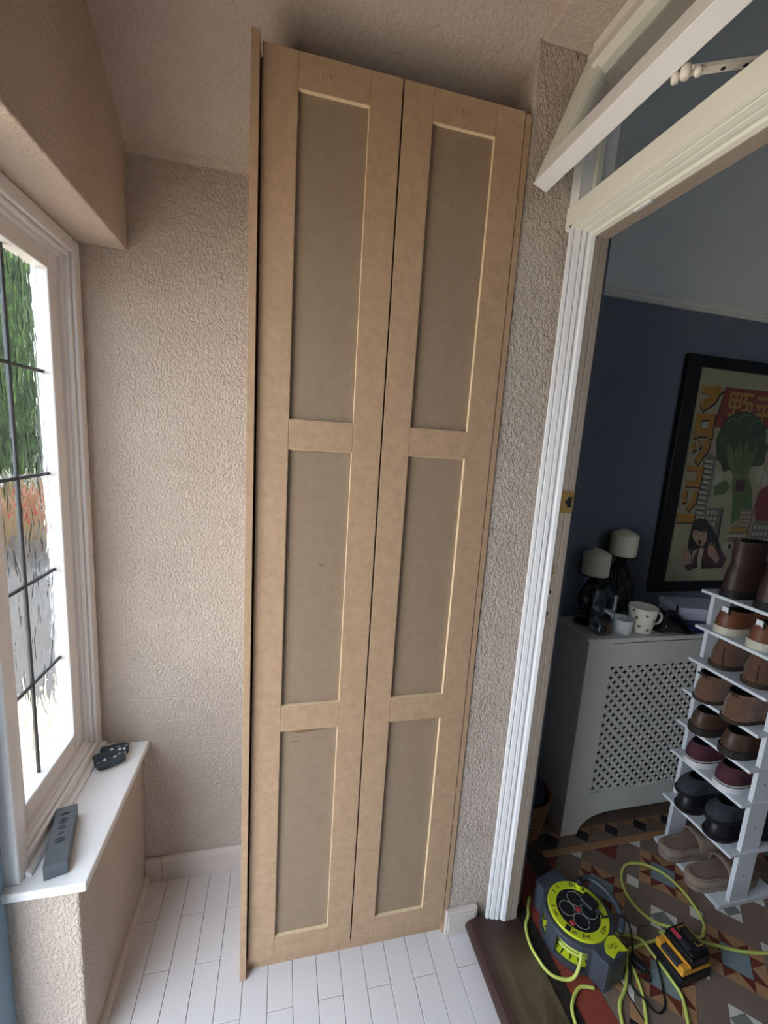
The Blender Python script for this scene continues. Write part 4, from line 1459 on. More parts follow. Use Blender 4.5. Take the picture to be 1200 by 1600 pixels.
# second: tan sneakers with white heel tab
M_tan = mat('tan_leather', '#6f4533', 0.5, var=0.1, vscale=20, bump=0.1, bscale=120)
M_gum = mat('off_white_rubber', '#c2bdac', 0.6, var=0.04)
M_wtab = mat('white_fabric_tab', '#e4e6ea', 0.6)
for yy, lb in ((Y1, 'tan leather sneaker with white heel tab, nearer the poster wall'), (Y2, 'tan leather sneaker with white heel tab, nearer the doorway side post')):
    e, up, so = shoe('sneaker', lb, 'tan sneakers on the rack', (1.402, yy, SHZ[6] + 0.0003), 0.275, 0.098, 0.026, 0.058, M_tan, M_gum, M_dlin, collar=(0.28, 0.22, 0.30), lo=0.008)
    extra(e, 'heel_tab', lambda bm: bm_box(bm, 0.0105, 0.0135, -0.010, 0.010, 0.068, 0.090, 0.001), M_wtab)
    extra(e, 'heel_tab_loop', lambda bm: bm_box(bm, 0.0115, 0.016, -0.016, -0.0105, 0.062, 0.088, 0.001), M_black)
    def laces2(bm):
        for k in range(5):
            x = 0.155 + 0.013 * k
            z = 0.081 - 0.0065 * k
            bm_tube(bm, [(x, -0.020, z - 0.004), (x, 0, z + 0.003), (x, 0.020, z - 0.004)], 0.002, 5)
    extra(e, 'laces', laces2, M_gum, True)
# third: brown suede shoes
M_sue = mat('brown_suede', '#5c4032', 0.9, var=0.12, vscale=30, sheen=0.2)
M_crepe = mat('dark_crepe_sole', '#3b2f28', 0.8)
for yy, lb in ((Y1, 'brown suede slip-on shoe on the third tier, farther one'), (Y2, 'brown suede slip-on shoe on the third tier, nearer one')):
    e, up, so = shoe('slip_on_shoe', lb, 'brown suede slip-on shoes', (1.412, yy, SHZ[5] + 0.0003), 0.26, 0.100, 0.014, 0.078, M_sue, M_crepe, M_dlin, collar=(0.30, 0.22, 0.34), hp=0.55)
    def seam(bm):
        bm_tube(bm, [(0.0035 + 0.000 * k, -0.022 + 0.0005 * k, 0.016 + 0.010 * k) for k in range(7)], 0.0012, 5)
    extra(e, 'heel_seam', seam, M_crepe, True)
# fourth: fleecy brown boots hanging over the front edge
M_fle = mat('fleecy_brown_suede', '#6a4a38', 0.95, var=0.25, vscale=45, bump=0.8, bscale=110, bdist=0.006, sheen=0.3)
for yy, xx, rz, lb in ((Y1 + 0.001, 1.372, 0.0, 'fleecy brown slipper boot on the fourth tier, with pull loop, farther one'), (Y2 + 0.002, 1.362, 0.02, 'fleecy brown slipper boot on the fourth tier, with pull loop, nearer one')):
    e, up, so = shoe('slipper_boot', lb, 'fleecy brown slipper boots', (xx, yy, SHZ[4] + 0.0003), 0.265, 0.096, 0.010, 0.072, M_fle, M_crepe, M_dlin, shaft=0.012, collar=(0.30, 0.24, 0.36), rz=rz, hp=0.5)
    extra(e, 'pull_loop', lambda bm: bm_tube(bm, spline([(0.018, -0.008, 0.088), (-0.004, -0.008, 0.098), (-0.006, 0.006, 0.098), (0.018, 0.008, 0.088)], 5), 0.004, 6), M_boot, True)
# fifth: brown leather shoes
M_brl = mat('brown_leather', '#4e382e', 0.45, var=0.15, vscale=25, bump=0.1, bscale=120)
M_dks = mat('dark_brown_sole', '#2a2420', 0.7)
for yy, lb in ((Y1, 'dark brown leather shoe with thick sole on the fifth tier, farther one'), (Y2, 'dark brown leather shoe with thick sole on the fifth tier, nearer one')):
    e, up, so = shoe('leather_shoe', lb, 'dark brown leather shoes', (1.378, yy, SHZ[3] + 0.0003), 0.285, 0.098, 0.026, 0.052, M_brl, M_dks, M_dlin, collar=(0.28, 0.23, 0.34))
    def laces3(bm):
        for k in range(4):
            x = 0.158 + 0.014 * k
            z = 0.077 - 0.006 * k
            bm_tube(bm, [(x, -0.020, z - 0.004), (x, 0, z + 0.003), (x, 0.020, z - 0.004)], 0.0018, 5)
    extra(e, 'laces', laces3, M_black, True)
# sixth: maroon canvas sneakers, white sole with dark line
M_mar = mat('maroon_canvas', '#4b2432', 0.85, var=0.1, vscale=60, bump=0.2, bscale=400)
M_wsole = mat('white_rubber', '#dcdcdf', 0.45)
M_mlin = mat('maroon_line', '#2a1820', 0.6)
for yy, lb in ((Y1, 'maroon canvas sneaker with white sole, farther one'), (Y2, 'maroon canvas sneaker with white sole, nearer one')):
    e, up, so = shoe('canvas_sneaker', lb, 'maroon canvas sneakers', (1.384, yy, SHZ[2] + 0.0003), 0.285, 0.100, 0.027, 0.052, M_mar, M_wsole, M_dlin, collar=(0.28, 0.23, 0.32), sole_k=0.002, line_m=M_mlin)
    for k in range(2):
        ph0 = 0.175 + 0.022 * k
        w = prof_w(ph0 / 0.285) * 0.050
        for q in (-1, 1):
            extra(e, 'side_stripe', lambda bm: bm_box(bm, ph0, ph0 + 0.010, q * (w + 0.0002) - 0.0016, q * (w + 0.0002) + 0.0016, 0.026, 0.052, 0.0005), M_wsole)
# seventh: black flats, and ribbed slippers lying on them
M_blk = mat('black_leather', '#17171b', 0.45)
M_rib = mat('charcoal_ribbed_knit', '#33363c', 0.9, bump=0.9, bscale=30, bdist=0.006, stretch=(1, 6, 1))
for yy, lb in ((Y1, 'black flat shoe on the lowest raised tier, farther one'), (Y2, 'black flat shoe on the lowest raised tier, nearer one')):
    shoe('flat_shoe', lb, 'black flat shoes', (1.386, yy, SHZ[1] + 0.0003), 0.27, 0.100, 0.012, 0.050, M_blk, M_bsole, M_dlin, collar=(0.30, 0.24, 0.32))
for yy, lb in ((Y1, 'charcoal ribbed slipper lying on the black flats, farther one'), (Y2, 'charcoal ribbed slipper lying on the black flats, nearer one')):
    e, up, so = shoe('ribbed_slipper', lb, 'charcoal ribbed slippers', (1.374, yy, SHZ[1] + 0.0665), 0.25, 0.098, 0.010, 0.046, M_rib, M_bsole, M_dlin, collar=(0.34, 0.20, 0.26), hp=0.5)
# base: taupe slides
M_tau = mat('taupe_footbed', '#8b7668', 0.85, var=0.06, vscale=20)
M_tau2 = mat('taupe_midsole', '#9a8a7c', 0.7, var=0.06, vscale=30)
for yy, xx, rz, lb in ((Y1 - 0.002, 1.346, -0.03, 'taupe slide sandal on the rack base, farther one'), (Y2 - 0.001, 1.346, -0.02, 'taupe slide sandal on the rack base, nearer one')):
    e = empty('slide_sandal', (xx, yy, SHZ[0] + 0.0003), lb, 'sandal', 'taupe slide sandals', rz=rz)
    L_, W_ = 0.27, 0.094
    def mids(bm):
        rows = []
        for k, z in ((0.000, 0.0), (0.002, 0.006), (0.001, 0.016), (0.004, 0.026), (0.004, 0.038), (0.001, 0.042)):
            rows.append([bm.verts.new((x, y, z)) for x, y in footprint(L_, W_, k)])
        for a, b in zip(rows, rows[1:]):
            for i in range(NF):
                j = (i + 1) % NF
                bm.faces.new((a[i], a[j], b[j], b[i]))
        bm.faces.new(rows[0][::-1])
        bm.faces.new(rows[-1])
    extra(e, 'sole', mids, M_tau2)
    def bed(bm):
        rows = []
        for k, z in ((0.000, 0.0422), (-0.0005, 0.047), (-0.003, 0.049), (-0.006, 0.0485), (-0.010, 0.0450), (-0.014, 0.0438)):
            rows.append([bm.verts.new((x, y, z)) for x, y in footprint(L_, W_, k)])
        for a, b in zip(rows, rows[1:]):
            for i in range(NF):
                j = (i + 1) % NF
                bm.faces.new((a[i], a[j], b[j], b[i]))
        bm.faces.new(rows[-1])
    extra(e, 'footbed', bed, M_tau)
    def strap(bm):
        ro = []
        nA = 13
        for s in range(6):
            x = 0.118 + 0.020 * s
            hw = prof_w(min(0.98, x / L_)) * W_ / 2 + 0.004
            hh = 0.056 - 0.0045 * s
            ro.append([(x + 0.010 * math.sin(math.pi * q / (nA - 1)) * (1 if s < 3 else -1) * -1, -hw * math.cos(math.pi * q / (nA - 1)), 0.040 + hh * math.sin(math.pi * q / (nA - 1)) ** 0.8) for q in range(nA)])
        V = [[bm.verts.new(p) for p in r] for r in ro]
        V2 = [[bm.verts.new((p[0], p[1] * 0.93, 0.040 + (p[2] - 0.040) * 0.91)) for p in r] for r in ro]
        for A_ in (V, V2):
            for a, b in zip(A_, A_[1:]):
                for q in range(nA - 1):
                    bm.faces.new((a[q], a[q + 1], b[q + 1], b[q]))
        for q in range(nA - 1):
            bm.faces.new((V[0][q], V[0][q + 1], V2[0][q + 1], V2[0][q]))
            bm.faces.new((V[-1][q], V[-1][q + 1], V2[-1][q + 1], V2[-1][q]))
    extra(e, 'strap', strap, M_tau, True)

# ================================================================== CABLE REEL
M_case = mat('blue_grey_plastic', '#3f4550', 0.45, var=0.04, bump=0.1, bscale=300)
M_lime = mat('lime_yellow_plastic', '#c3cf2a', 0.4, var=0.03)
M_cab = mat('lime_cable', '#c6d06a', 0.45)
M_sock = mat('black_socket_plate', '#1a1b20', 0.4)
M_pale = mat('pale_mark', '#8d9088', 0.5)
M_redp = mat('red_plastic', '#a5343f', 0.4)
RLZ = HZ
REEL = empty('cable_reel', (0.8735, 0.879, RLZ), 'grey and lime yellow cable reel with sockets lying on the tiles', 'cable reel', rz=math.radians(-76))
HT = 0.090
def outline(rad=0.097, n=64, ex0=-0.124, ex1=0.128, hw=0.046):
    pts = []
    for i in range(n):
        a = 2 * math.pi * i / n
        d = Vector((math.cos(a), math.sin(a)))
        r = rad
        # union with the block ends
        if abs(d.x) > 1e-6:
            lim = (ex1 if d.x > 0 else ex0)
            t = lim / d.x
            if abs(d.y * t) <= hw:
                r = max(r, t)
            else:
                tt = hw / abs(d.y)
                r = max(r, min(t, tt) if tt * abs(d.x) <= abs(lim) else r)
        pts.append((d.x * r, d.y * r))
    return pts
OL = outline()
def reel(name, fn, m, parent=None, smooth=False):
    bm = bmesh.new()
    fn(bm)
    return from_bm(name, bm, m, parent or REEL, smooth=smooth, local=True)
reel('base_plate', lambda bm: bm_prism(bm, OL, 'z', 0.0002, 0.016), M_case)
def topcase(bm):
    n = len(OL)
    rows = []
    for k, z in ((1.0, 0.072), (1.0, 0.084), (0.985, HT - 0.001), (0.955, HT)):
        rows.append([bm.verts.new((p[0] * k, p[1] * k, z)) for p in OL])
    for a, b in zip(rows, rows[1:]):
        for i in range(n):
            j = (i + 1) % n
            bm.faces.new((a[i], a[j], b[j], b[i]))
    bm.faces.new(rows[0][::-1])
    bm.faces.new(rows[-1])
reel('top_case', topcase, M_case)
def wall(lo_, hi_):
    def fn(bm):
        n = len(OL)
        for i in range(n):
            a = math.degrees(2 * math.pi * (i + 0.5) / n)
            if lo_ < a < hi_:
                p, q = OL[i], OL[(i + 1) % n]
                bm_prism(bm, [p, q, (q[0] * 0.95, q[1] * 0.95), (p[0] * 0.95, p[1] * 0.95)], 'z', 0.016, 0.072)
        bmesh.ops.remove_doubles(bm, verts=bm.verts, dist=1e-5)
    return fn
reel('side_wall', wall(-1, 224), M_case)
reel('side_wall', wall(254, 278), M_case)
reel('side_wall', wall(328, 361), M_case)
reel('end_grip', lambda bm: bm_box(bm, 0.104, 0.1305, -0.036, 0.036, 0.0004, HT - 0.002, 0.008, 3), M_case)
drum = reel('drum', lambda bm: bm_lathe(bm, [(0.030, 0.0165), (0.088, 0.0165), (0.090, 0.020), (0.050, 0.030), (0.050, 0.066), (0.088, 0.070), (0.088, 0.0715), (0.03, 0.0715)], (0, 0, 0), 40), M_lime, smooth=False)
def dr_ribs(bm):
    for k in range(24):
        a = 2 * math.pi * k / 24
        M = Matrix.Rotation(a, 4, 'Z')
        bm_box(bm, 0.055, 0.0885, -0.0010, 0.0010, 0.018, 0.0262, 0, 1, M)
reel('drum_slot', dr_ribs, M_black, drum)
def coil(bm):
    pts = []
    for k in range(0, 24 * 9):
        a = 2 * math.pi * k / 24
        turn = k / 24
        lay_ = int(turn // 5)
        z = 0.036 + (turn % 5) * 0.0068 if lay_ == 0 else 0.062 - (turn % 5) * 0.0068
        rr_ = 0.068 + 0.008 * min(1, turn / 5) + 0.003 * math.sin(turn * 2.3)
        pts.append((rr_ * math.cos(a), rr_ * math.sin(a), z))
    bm_tube(bm, pts, 0.0042, 7)
reel('wound_cable', coil, M_cab, smooth=True)
ring = reel('ring', lambda bm: bm_lathe(bm, [(0.060, HT + 0.0002), (0.084, HT + 0.0002), (0.0835, HT + 0.004), (0.082, HT + 0.006), (0.061, HT + 0.006), (0.060, HT + 0.004)], (0, 0, 0), 64), M_lime)
plate = reel('socket_plate', lambda bm: bm_lathe(bm, [(0, HT + 0.0002), (0.0605, HT + 0.0002), (0.0600, HT + 0.0045), (0, HT + 0.0045)], (0, 0, 0), 48), M_sock)
TOPZ = HT + 0.006
for q in range(4):
    a = math.radians(45 + 90 * q + 12)
    sx, sy = 0.031 * math.cos(a), 0.031 * math.sin(a)
    reel('socket_rim', lambda bm: bm_tube(bm, [(sx + 0.021 * math.cos(t * 0.2618), sy + 0.021 * math.sin(t * 0.2618), HT + 0.0048) for t in range(24)], 0.0009, 5, closed=True), M_pale, plate)
    def holes(bm):
        for hx, hy in ((0.008, 0), (-0.006, 0.007), (-0.006, -0.007)):
            bm_box(bm, sx + hx - 0.002, sx + hx + 0.002, sy + hy - 0.0012, sy + hy + 0.0012, HT + 0.0040, HT + 0.0048)
    reel('socket_holes', holes, M_black, plate)
reel('centre_button', lambda bm: bm_lathe(bm, [(0, HT + 0.0046), (0.0075, HT + 0.0046), (0.007, HT + 0.007), (0, HT + 0.0075)], (0, 0, 0), 20), M_redp, plate)
reel('reset_switch', lambda bm: bm_box(bm, 0.012, 0.026, -0.052, -0.040, HT + 0.0046, HT + 0.009, 0.002), M_redp, plate)
def ringmarks(bm):
    # short bars printed around the ring
    for deg in (-178, -160, -122, -40, -28, 16, 8):
        M = Matrix.Rotation(math.radians(deg), 4, 'Z')
        bm_box(bm, 0.066, 0.077, -0.0014, 0.0014, TOPZ + 0.0001, TOPZ + 0.0004, 0, 1, M)
    for deg0, deg1 in ((-112, -100), (-76, -68), (-62, -54), (-36.5, -31), (20, 28)):
        k = deg0
        while k < deg1:
            M = Matrix.Rotation(math.radians(k), 4, 'Z')
            bm_box(bm, 0.068 + 0.002 * (int(k) % 2), 0.076 - 0.002 * (int(k * 3) % 2), -0.0009, 0.0009, TOPZ + 0.0001, TOPZ + 0.0004, 0, 1, M)
            k += 2.6
    M = Matrix.Rotation(math.radians(-72), 4, 'Z')
    bm_box(bm, 0.064, 0.080, -0.007, 0.007, TOPZ + 0.0001, TOPZ + 0.0003, 0, 1, M)
reel('ring_marks', ringmarks, M_black, ring)['kind'] = 'stuff'
for k in range(3):
    a = math.radians(146 - 13 * k)
    reel('ring_symbol', lambda bm: bm_lathe(bm, [(0.0035, TOPZ + 0.0001), (0.0062, TOPZ + 0.0001), (0.0062, TOPZ + 0.0006), (0.0035, TOPZ + 0.0006)], (0.072 * math.cos(a), 0.072 * math.sin(a), 0), 14), M_black, ring)
# label corner with the cable length
lab = reel('label_plate', lambda bm: bm_prism(bm, [(0.090, -0.006), (0.106, -0.020), (0.124, -0.012), (0.118, 0.014), (0.128, 0.040), (0.088, 0.040), (0.082, 0.020)], 'z', HT + 0.0002, HT + 0.0025), M_lime)
fc = bpy.data.curves.new('length_text', 'FONT')
fc.body = '15m'
fc.size = 0.018
fc.align_x = 'CENTER'
fc.align_y = 'CENTER'
tmp = bpy.data.objects.new('tmp_text', fc)
COL.objects.link(tmp)
bpy.context.view_layer.update()
me = bpy.data.meshes.new_from_object(tmp.evaluated_get(bpy.context.evaluated_depsgraph_get()))
bpy.data.objects.remove(tmp)
tx = link('length_text', me, M_black, lab, local=True)
tx.location = (0.104, 0.010, HT + 0.0029)
tx.rotation_euler = (0, 0, math.radians(-100))
# winding knob and carrying handle
kn = reel('winding_knob', lambda bm: bm_lathe(bm, [(0, TOPZ), (0.010, TOPZ), (0.009, TOPZ + 0.014), (0, TOPZ + 0.014)], (-0.045, 0.058, 0), 20), M_lime, smooth=False)
reel('knob_cap', lambda bm: bm_lathe(bm, [(0, TOPZ + 0.0145), (0.011, TOPZ + 0.0145), (0.012, TOPZ + 0.024), (0.009, TOPZ + 0.030), (0, TOPZ + 0.031)], (-0.045, 0.058, 0), 20), M_black, kn, smooth=True)
reel('carry_handle', lambda bm: bm_tube(bm, spline([(-0.062, 0.078, 0.084), (-0.052, 0.104, 0.098), (-0.015, 0.122, 0.100), (0.035, 0.120, 0.097), (0.072, 0.098, 0.090), (0.086, 0.070, 0.082)], 6), 0.0085, 10), M_case, smooth=True)
# plug top of the charger in one of the sockets
pg = empty('plug', (0.915, 0.880, RLZ + HT + 0.005), 'black plug pushed into the right-hand socket of the reel', 'plug')
MP = Matrix.Translation((0.912, 0.884, RLZ + HT + 0.0052)) @ Matrix.Rotation(math.radians(-70), 4, 'Z')
bm = bmesh.new()
bm_box(bm, -0.022, 0.022, -0.019, 0.019, 0, 0.020, 0.006, 3, MP)
from_bm('plug_body', bm, mat('black_plug_plastic', '#15161b', 0.35), pg)
tube('strain_relief', [MP @ Vector((0.020, 0, 0.010)), MP @ Vector((0.030, 0.002, 0.009)), MP @ Vector((0.040, 0.004, 0.006))], [0.005, 0.004, 0.003], M_black, pg)

# ------------------------------------------------------------------ loose cable on the floor
CZ = HZ + 0.0046
def cab(name, pts, label, r=0.0044, z=None, m=None, cat='cable', group='loose lime cable on the tiles'):
    P = [(p[0], p[1], (p[2] if len(p) > 2 else (z or CZ))) for p in pts]
    o = tube(name, spline(P, 8), r, m or M_cab, None, 8)
    return tag(o, label, cat, group)
cab('cable', [(1.140, 0.838), (1.20, 0.828, CZ), (1.252, 0.805), (1.282, 0.818), (1.300, 0.833), (1.317, 0.873), (1.325, 0.928), (1.313, 0.986), (1.276, 1.025), (1.234, 1.040), (1.197, 1.038), (1.162, 1.016), (1.136, 0.982), (1.125, 0.941), (1.129, 0.899), (1.152, 0.863), (1.186, 0.838, CZ + 0.006), (1.21, 0.815, CZ + 0.009), (1.235, 0.797, CZ + 0.005), (1.298, 0.770), (1.354, 0.748), (1.418, 0.733), (1.484, 0.719), (1.60, 0.70)], 'lime cable in a wide loop beside the battery, running off right')
cab('cable', [(1.150, 0.8215), (1.089, 0.822), (1.044, 0.820), (0.992, 0.806, CZ + 0.009), (0.962, 0.772, CZ + 0.003), (0.930, 0.742), (0.890, 0.716), (0.866, 0.680), (0.855, 0.654), (0.85, 0.60)], 'lime cable curving from the battery charger below the reel')
cab('cable', [(0.985, 0.868), (1.009, 0.858), (1.038, 0.847, CZ), (1.060, 0.826, CZ + 0.009), (1.0715, 0.790), (1.073, 0.726), (1.067, 0.693), (1.035, 0.648), (1.011, 0.620), (0.99, 0.58)], 'lime cable passing along the left side of the battery charger')
cab('cable', [(0.995, 0.872), (1.000, 0.845), (0.989, 0.812), (0.985, 0.773), (0.966, 0.721), (0.928, 0.668), (0.907, 0.640), (0.89, 0.60)], 'lime cable running straight from the reel past the black plug lead')
# from the window of the reel, looping over the edging and back behind the reel
_oc = ([(0.846, 0.826, 0.108), (0.833, 0.806, 0.110), (0.820, 0.790, 0.090), (0.800, 0.780, 0.062), (0.775, 0.786, 0.049), (0.742, 0.806, 0.0490), (0.7265, 0.842, 0.0545), (0.725, 0.881, 0.0545), (0.741, 0.924, 0.0495), (0.766, 0.951, 0.0480), (0.780, 0.975, CZ), (0.80, 1.00, CZ)])
tube('outgoing_cable', spline(_oc, 8), 0.0044, M_cab, REEL, 8)
cab('cable', [(0.845, 0.757, CZ), (0.816, 0.766, CZ), (0.791, 0.759), (0.758, 0.732, 0.0480), (0.746, 0.702, 0.0480), (0.742, 0.673, 0.0480), (0.742, 0.60, 0.0480)], 'lime cable emerging from under the end grip of the reel')
# thin black charger lead
cab('lead', [(0.922, 0.843, 0.143), (0.950, 0.836, 0.150), (0.985, 0.828, 0.149), (1.006, 0.818, 0.110), (1.004, 0.800, 0.064), (0.982, 0.782, 0.057), (0.956, 0.752, 0.0445), (0.952, 0.725, 0.0445), (0.955, 0.710, 0.053), (0.966, 0.692, 0.0445), (0.975, 0.683, 0.043), (0.986, 0.681, 0.043), (1.004, 0.688, 0.043), (1.017, 0.700, 0.043), (1.027, 0.715, 0.043), (1.043, 0.735, 0.043), (1.056, 0.757, 0.0445), (1.066, 0.776, 0.050), (1.078, 0.782, 0.058)], 'thin black lead from the battery charger to the reel', 0.0026, m=M_black, group='black leads')
sp_ = empty('spare_plug', (1.006, 0.770, HZ), 'black plug lying loose on the tiles between reel and charger', 'plug')
MP = Matrix.Translation((1.008, 0.7765, HZ + 0.0003)) @ Matrix.Rotation(math.radians(-62), 4, 'Z')
bm = bmesh.new()
bm_box(bm, -0.020, 0.018, -0.011, 0.011, 0, 0.020, 0.005, 3, MP)
from_bm('plug_body', bm, M_black, sp_)
tube('plug_tail', spline([MP @ Vector((0.016, 0, 0.008)), MP @ Vector((0.028, -0.002, 0.004)), MP @ Vector((0.032, -0.014, 0.003)), MP @ Vector((0.018, -0.022, 0.003))], 6), 0.0026, M_black, sp_)

# ================================================================== BATTERY AND CHARGER
M_amber = mat('amber_yellow_plastic', '#d79b35', 0.4, var=0.04)
ch = empty('battery_charger', (1.13, 0.76, HZ), 'black and amber battery charger on the tiles under a battery', 'charger')
MC = Matrix.Translation((1.133, 0.763, HZ)) @ Matrix.Rotation(math.radians(4), 4, 'Z')
def chg(name, x0, x1, y0, y1, z0, z1, m, bv, parent=None):
    bm = bmesh.new()
    bm_box(bm, x0, x1, y0, y1, z0, z1, bv, 2, MC)
    return from_bm(name, bm, m, parent or ch)
cb = chg('charger_base', -0.056, 0.056, -0.046, 0.046, 0.0004, 0.030, M_sock, 0.004)
for k in range(7):
    chg('vent_slot', -0.0568, -0.0558, -0.034 + 0.010 * k, -0.029 + 0.010 * k, 0.008, 0.022, M_black, 0, cb)
top = chg('charger_top', -0.050, 0.054, -0.043, 0.043, 0.0305, 0.040, M_amber, 0.003)
chg('charger_shoulder', -0.050, -0.026, 0.026, 0.043, 0.0402, 0.054, M_amber, 0.004)
chg('charger_shoulder', -0.050, -0.026, -0.043, -0.026, 0.0402, 0.054, M_amber, 0.004)
chg('charger_cradle', -0.052, -0.030, -0.025, 0.025, 0.0402, 0.050, mat('dark_grey_plastic', '#3a3c42', 0.45), 0.003)
chg('charger_edge', -0.0265, -0.022, -0.043, 0.043, 0.0402, 0.057, M_amber, 0.0015)
bt = empty('battery_pack', (1.145, 0.763, HZ + 0.04), 'black power tool battery with red label sitting on the charger', 'battery')
M_bat = mat('black_battery_plastic', '#131317', 0.35)
bb = chg('battery_body', -0.0215, 0.050, -0.042, 0.042, 0.0404, 0.074, M_bat, 0.006, bt)
b2 = chg('battery_cap', -0.018, 0.046, -0.038, 0.038, 0.0742, 0.084, M_bat, 0.005, bt)
chg('red_label', -0.0165, -0.0040, 0.004, 0.031, 0.0842, 0.0850, mat('coral_red_label', '#d9465c', 0.4), 0.0003, bt)
chg('release_latch', -0.0165, -0.0040, -0.024, 0.002, 0.0842, 0.0858, mat('latch_grey', '#33363d', 0.4), 0.0006, bt)
def bracket(bm):
    z0, z1 = 0.0842, 0.0848
    for a in ((0.006, 0.040, 0.027, 0.030), (0.0375, 0.040, -0.024, 0.027), (0.018, 0.0375, -0.024, -0.021), (0.006, 0.0085, 0.020, 0.027), (0.018, 0.0205, -0.021, -0.014)):
        bm_box(bm, *a, z0, z1, 0, 1, MC)
bm = bmesh.new()
bracket(bm)
from_bm('label_border', bm, mat('dull_gold_print', '#a07c3a', 0.5), bt)
chg('label_mark', 0.012, 0.034, -0.010, 0.018, 0.0842, 0.0845, mat('faint_print', '#2e2a22', 0.5), 0, bt)

# ================================================================== WICKER BASKET
BK = empty('wicker_basket', (0.905, 1.245, HZ), 'small wicker basket in the dark corner behind the door jamb', 'basket')
M_wick = mat('brown_wicker', '#7a5234', 0.7, var=0.2, vscale=60)
def bask(z):
    return 0.066 + 0.026 * z / 0.16
bm = bmesh.new()
for k in range(18):
    z = 0.004 + 0.0088 * k
    pts = []
    for i in range(40):
        a = 2 * math.pi * i / 40
        r = bask(z) + 0.0025 * (1 if (i // 2 + k) % 2 else -1)
        pts.append((0.905 + r * math.cos(a), 1.245 + r * math.sin(a), HZ + z))
    bm_tube(bm, pts, 0.0046, 5, closed=True)
from_bm('weave', bm, M_wick, BK, smooth=True)
tube('rim', [(0.905 + 0.094 * math.cos(2 * math.pi * i / 40), 1.245 + 0.094 * math.sin(2 * math.pi * i / 40), HZ + 0.164) for i in range(40)], 0.007, M_wick, BK, 8, closed=True)
lathe('basket_floor', [(0, 0.002), (0.064, 0.002), (0.064, 0.006), (0, 0.006)], (0.905, 1.245, HZ), M_wick, BK, 24)
hat = empty('dark_cloth', (0.905, 1.245, HZ + 0.02), 'dark navy cloth bundled inside the wicker basket', 'cloth')
bm = bmesh.new()
bm_lathe(bm, [(0, 0.012), (0.055, 0.012), (0.072, 0.10), (0.078, 0.150), (0.072, 0.185), (0.050, 0.215), (0.020, 0.228), (0, 0.230)], (0.905, 1.245, HZ), 24)
for v in bm.verts:
    a = math.atan2(v.co.y - 1.245, v.co.x - 0.905)
    if v.co.z > HZ + 0.14:
        v.co.z += 0.010 * math.sin(3 * a + 1)
from_bm('bundle', bm, mat('dark_navy_fabric', '#23283a', 0.9, bump=0.6, bscale=25, bdist=0.01), hat, smooth=True)

# ================================================================== OUTSIDE THE WINDOW
M_pave = mat('pale_stone_paving', '#bdae9a', 0.85, var=0.3, vscale=5)
M_road = mat('grey_gravel_drive', '#3c3b3c', 0.9, var=0.25, vscale=4, bump=0.5, bscale=60)
gr = struct(box('ground_outside', -12, -0.62, -8, 14, -0.30, -0.12, M_pave), 'pale paving outside the porch')
rd = struct(box('drive_outside', -12, -0.8, 2.6, 14, -0.12, -0.115, M_road), 'grey gravel drive beyond the paving')
M_brick = mat('tan_brick', '#675339', 0.85, var=0.2, vscale=6)
gw = empty('garden_wall', (-3.2, 6.4, -0.115), 'low tan brick garden wall beyond the window', 'wall')
MW = Matrix.Translation((-3.4, 6.6, 0)) @ Matrix.Rotation(math.radians(28), 4, 'Z')
bm = bmesh.new()
bm_box(bm, -3.2, 3.2, -0.11, 0.11, -0.115, 0.62, 0.01, 1, MW)
from_bm('wall_body', bm, M_brick, gw)
bm = bmesh.new()
bm_box(bm, -3.25, 3.25, -0.15, 0.15, 0.6205, 0.70, 0.01, 1, MW)
from_bm('coping', bm, mat('grey_coping', '#8e8a84', 0.8), gw)
M_leaf = mat('green_leaf', '#34501f', 0.6, col2='#1b2b16', vscale=3)
M_leaf2 = mat('highlight_leaf', '#9ab84c', 0.6, col2='#4a6830', vscale=3)  # leaf colour brightened to paint highlights across the hedge
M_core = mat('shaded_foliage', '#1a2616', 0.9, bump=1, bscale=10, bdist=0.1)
M_bark = mat('bark', '#5a4a3c', 0.9, var=0.2)
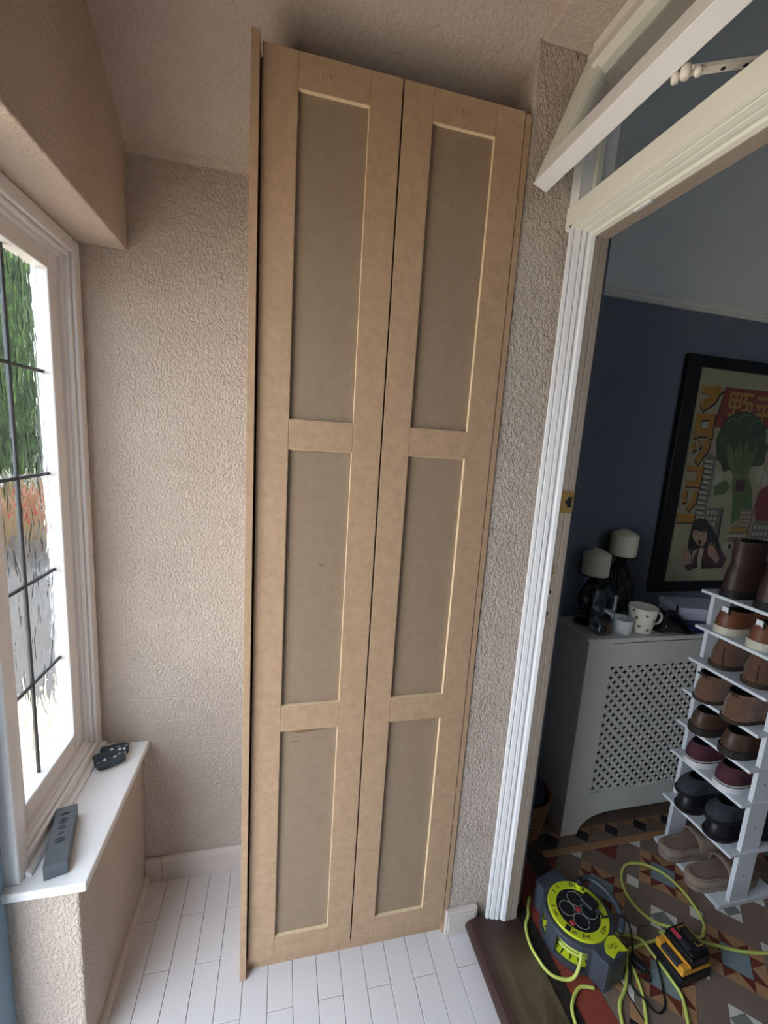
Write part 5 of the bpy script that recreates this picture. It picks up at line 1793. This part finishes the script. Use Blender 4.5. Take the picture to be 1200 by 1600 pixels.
def tree(name, x, y, z0, h, r, nleaf, m, label, seed):
    rr = random.Random(seed)
    e = empty(name, (x, y, -0.115), label, 'tree' if h > 3 else 'shrub')
    bm = bmesh.new()
    bm_tube(bm, [(x, y, -0.115), (x + 0.05, y, 0.6), (x, y + 0.05, z0 + h * 0.5)], [0.09, 0.07, 0.04], 8)
    from_bm('trunk', bm, M_bark, e, smooth=True)
    bm = bmesh.new()
    bmesh.ops.create_icosphere(bm, subdivisions=3, radius=1.0)
    for v in bm.verts:
        n = 0.72 + 0.16 * math.sin(5 * v.co.x + seed) * math.cos(4 * v.co.y) + 0.1 * rr.uniform(-1, 1)
        v.co = Vector((x + v.co.x * r * n, y + v.co.y * r * n, z0 + h / 2 + v.co.z * h / 2 * n))
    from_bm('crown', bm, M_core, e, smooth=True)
    bm = bmesh.new()
    for k in range(nleaf):
        d = Vector((rr.gauss(0, 1), rr.gauss(0, 1), rr.gauss(0, 1))).normalized()
        q = rr.uniform(0.62, 1.0)
        c = Vector((x + d.x * r * q, y + d.y * r * q, z0 + h / 2 + d.z * h / 2 * q))
        s = rr.uniform(0.05, 0.11)
        a = Vector((rr.gauss(0, 1), rr.gauss(0, 1), rr.gauss(0, 1))).normalized()
        b = a.cross(d)
        if b.length < 0.1:
            continue
        b.normalize()
        bm.faces.new([bm.verts.new(c + a * s), bm.verts.new(c + b * s * 0.5), bm.verts.new(c - a * s), bm.verts.new(c - b * s * 0.5)])
    o = from_bm('leaves', bm, m, e)
    o['kind'] = 'stuff'
hd = empty('tall_hedge', (-4.1, 8.2, -0.115), 'tall dark green hedge seen through the leaded window', 'hedge')
MH = Matrix.Translation((-4.6, 8.4, 0)) @ Matrix.Rotation(math.radians(28), 4, 'Z')
rr = random.Random(4)
bm = bmesh.new()
bm_box(bm, -4.5, 4.5, -0.55, 0.55, -0.115, 5.6, 0, 1)
bmesh.ops.subdivide_edges(bm, edges=list(bm.edges), cuts=14, use_grid_fill=True)
for v in bm.verts:
    v.co += Vector((rr.uniform(-.08, .08), rr.uniform(-.14, .14), rr.uniform(-.05, .05) if v.co.z > 0 else 0))
bmesh.ops.transform(bm, matrix=MH, verts=bm.verts)
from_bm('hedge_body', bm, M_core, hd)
for m_, n_, nm in ((M_leaf, 5200, 'leaves'), (M_leaf2, 2600, 'leaves')):
    bm = bmesh.new()
    for k in range(n_):
        c = Vector((rr.uniform(-4.5, 4.5), -0.62 - abs(rr.gauss(0, 0.12)), rr.uniform(0.0, 5.6)))
        if nm and m_ is M_leaf2 and math.sin(c.x * 2.1) * math.cos(c.z * 1.3) < 0.1:
            continue
        sz = rr.uniform(0.05, 0.12)
        u_ = Vector((rr.gauss(0, 1), rr.gauss(0, 0.5), rr.gauss(0, 1))).normalized()
        w_ = u_.cross(Vector((0, 1, 0.3))).normalized()
        bm.faces.new([bm.verts.new(MH @ (c + u_ * sz)), bm.verts.new(MH @ (c + w_ * sz * 0.5)), bm.verts.new(MH @ (c - u_ * sz)), bm.verts.new(MH @ (c - w_ * sz * 0.5))])
    o = from_bm(nm, bm, m_, hd)
    o['kind'] = 'stuff'
tree('red_object', -2.78, 5.6, 0.30, 0.34, 0.12, 500, mat('red_stand_in', '#b02a22', 0.6), 'unidentified red object in front of the garden wall, built as a shrub', 12)  # stand-in shrub shape for a red object of unknown kind
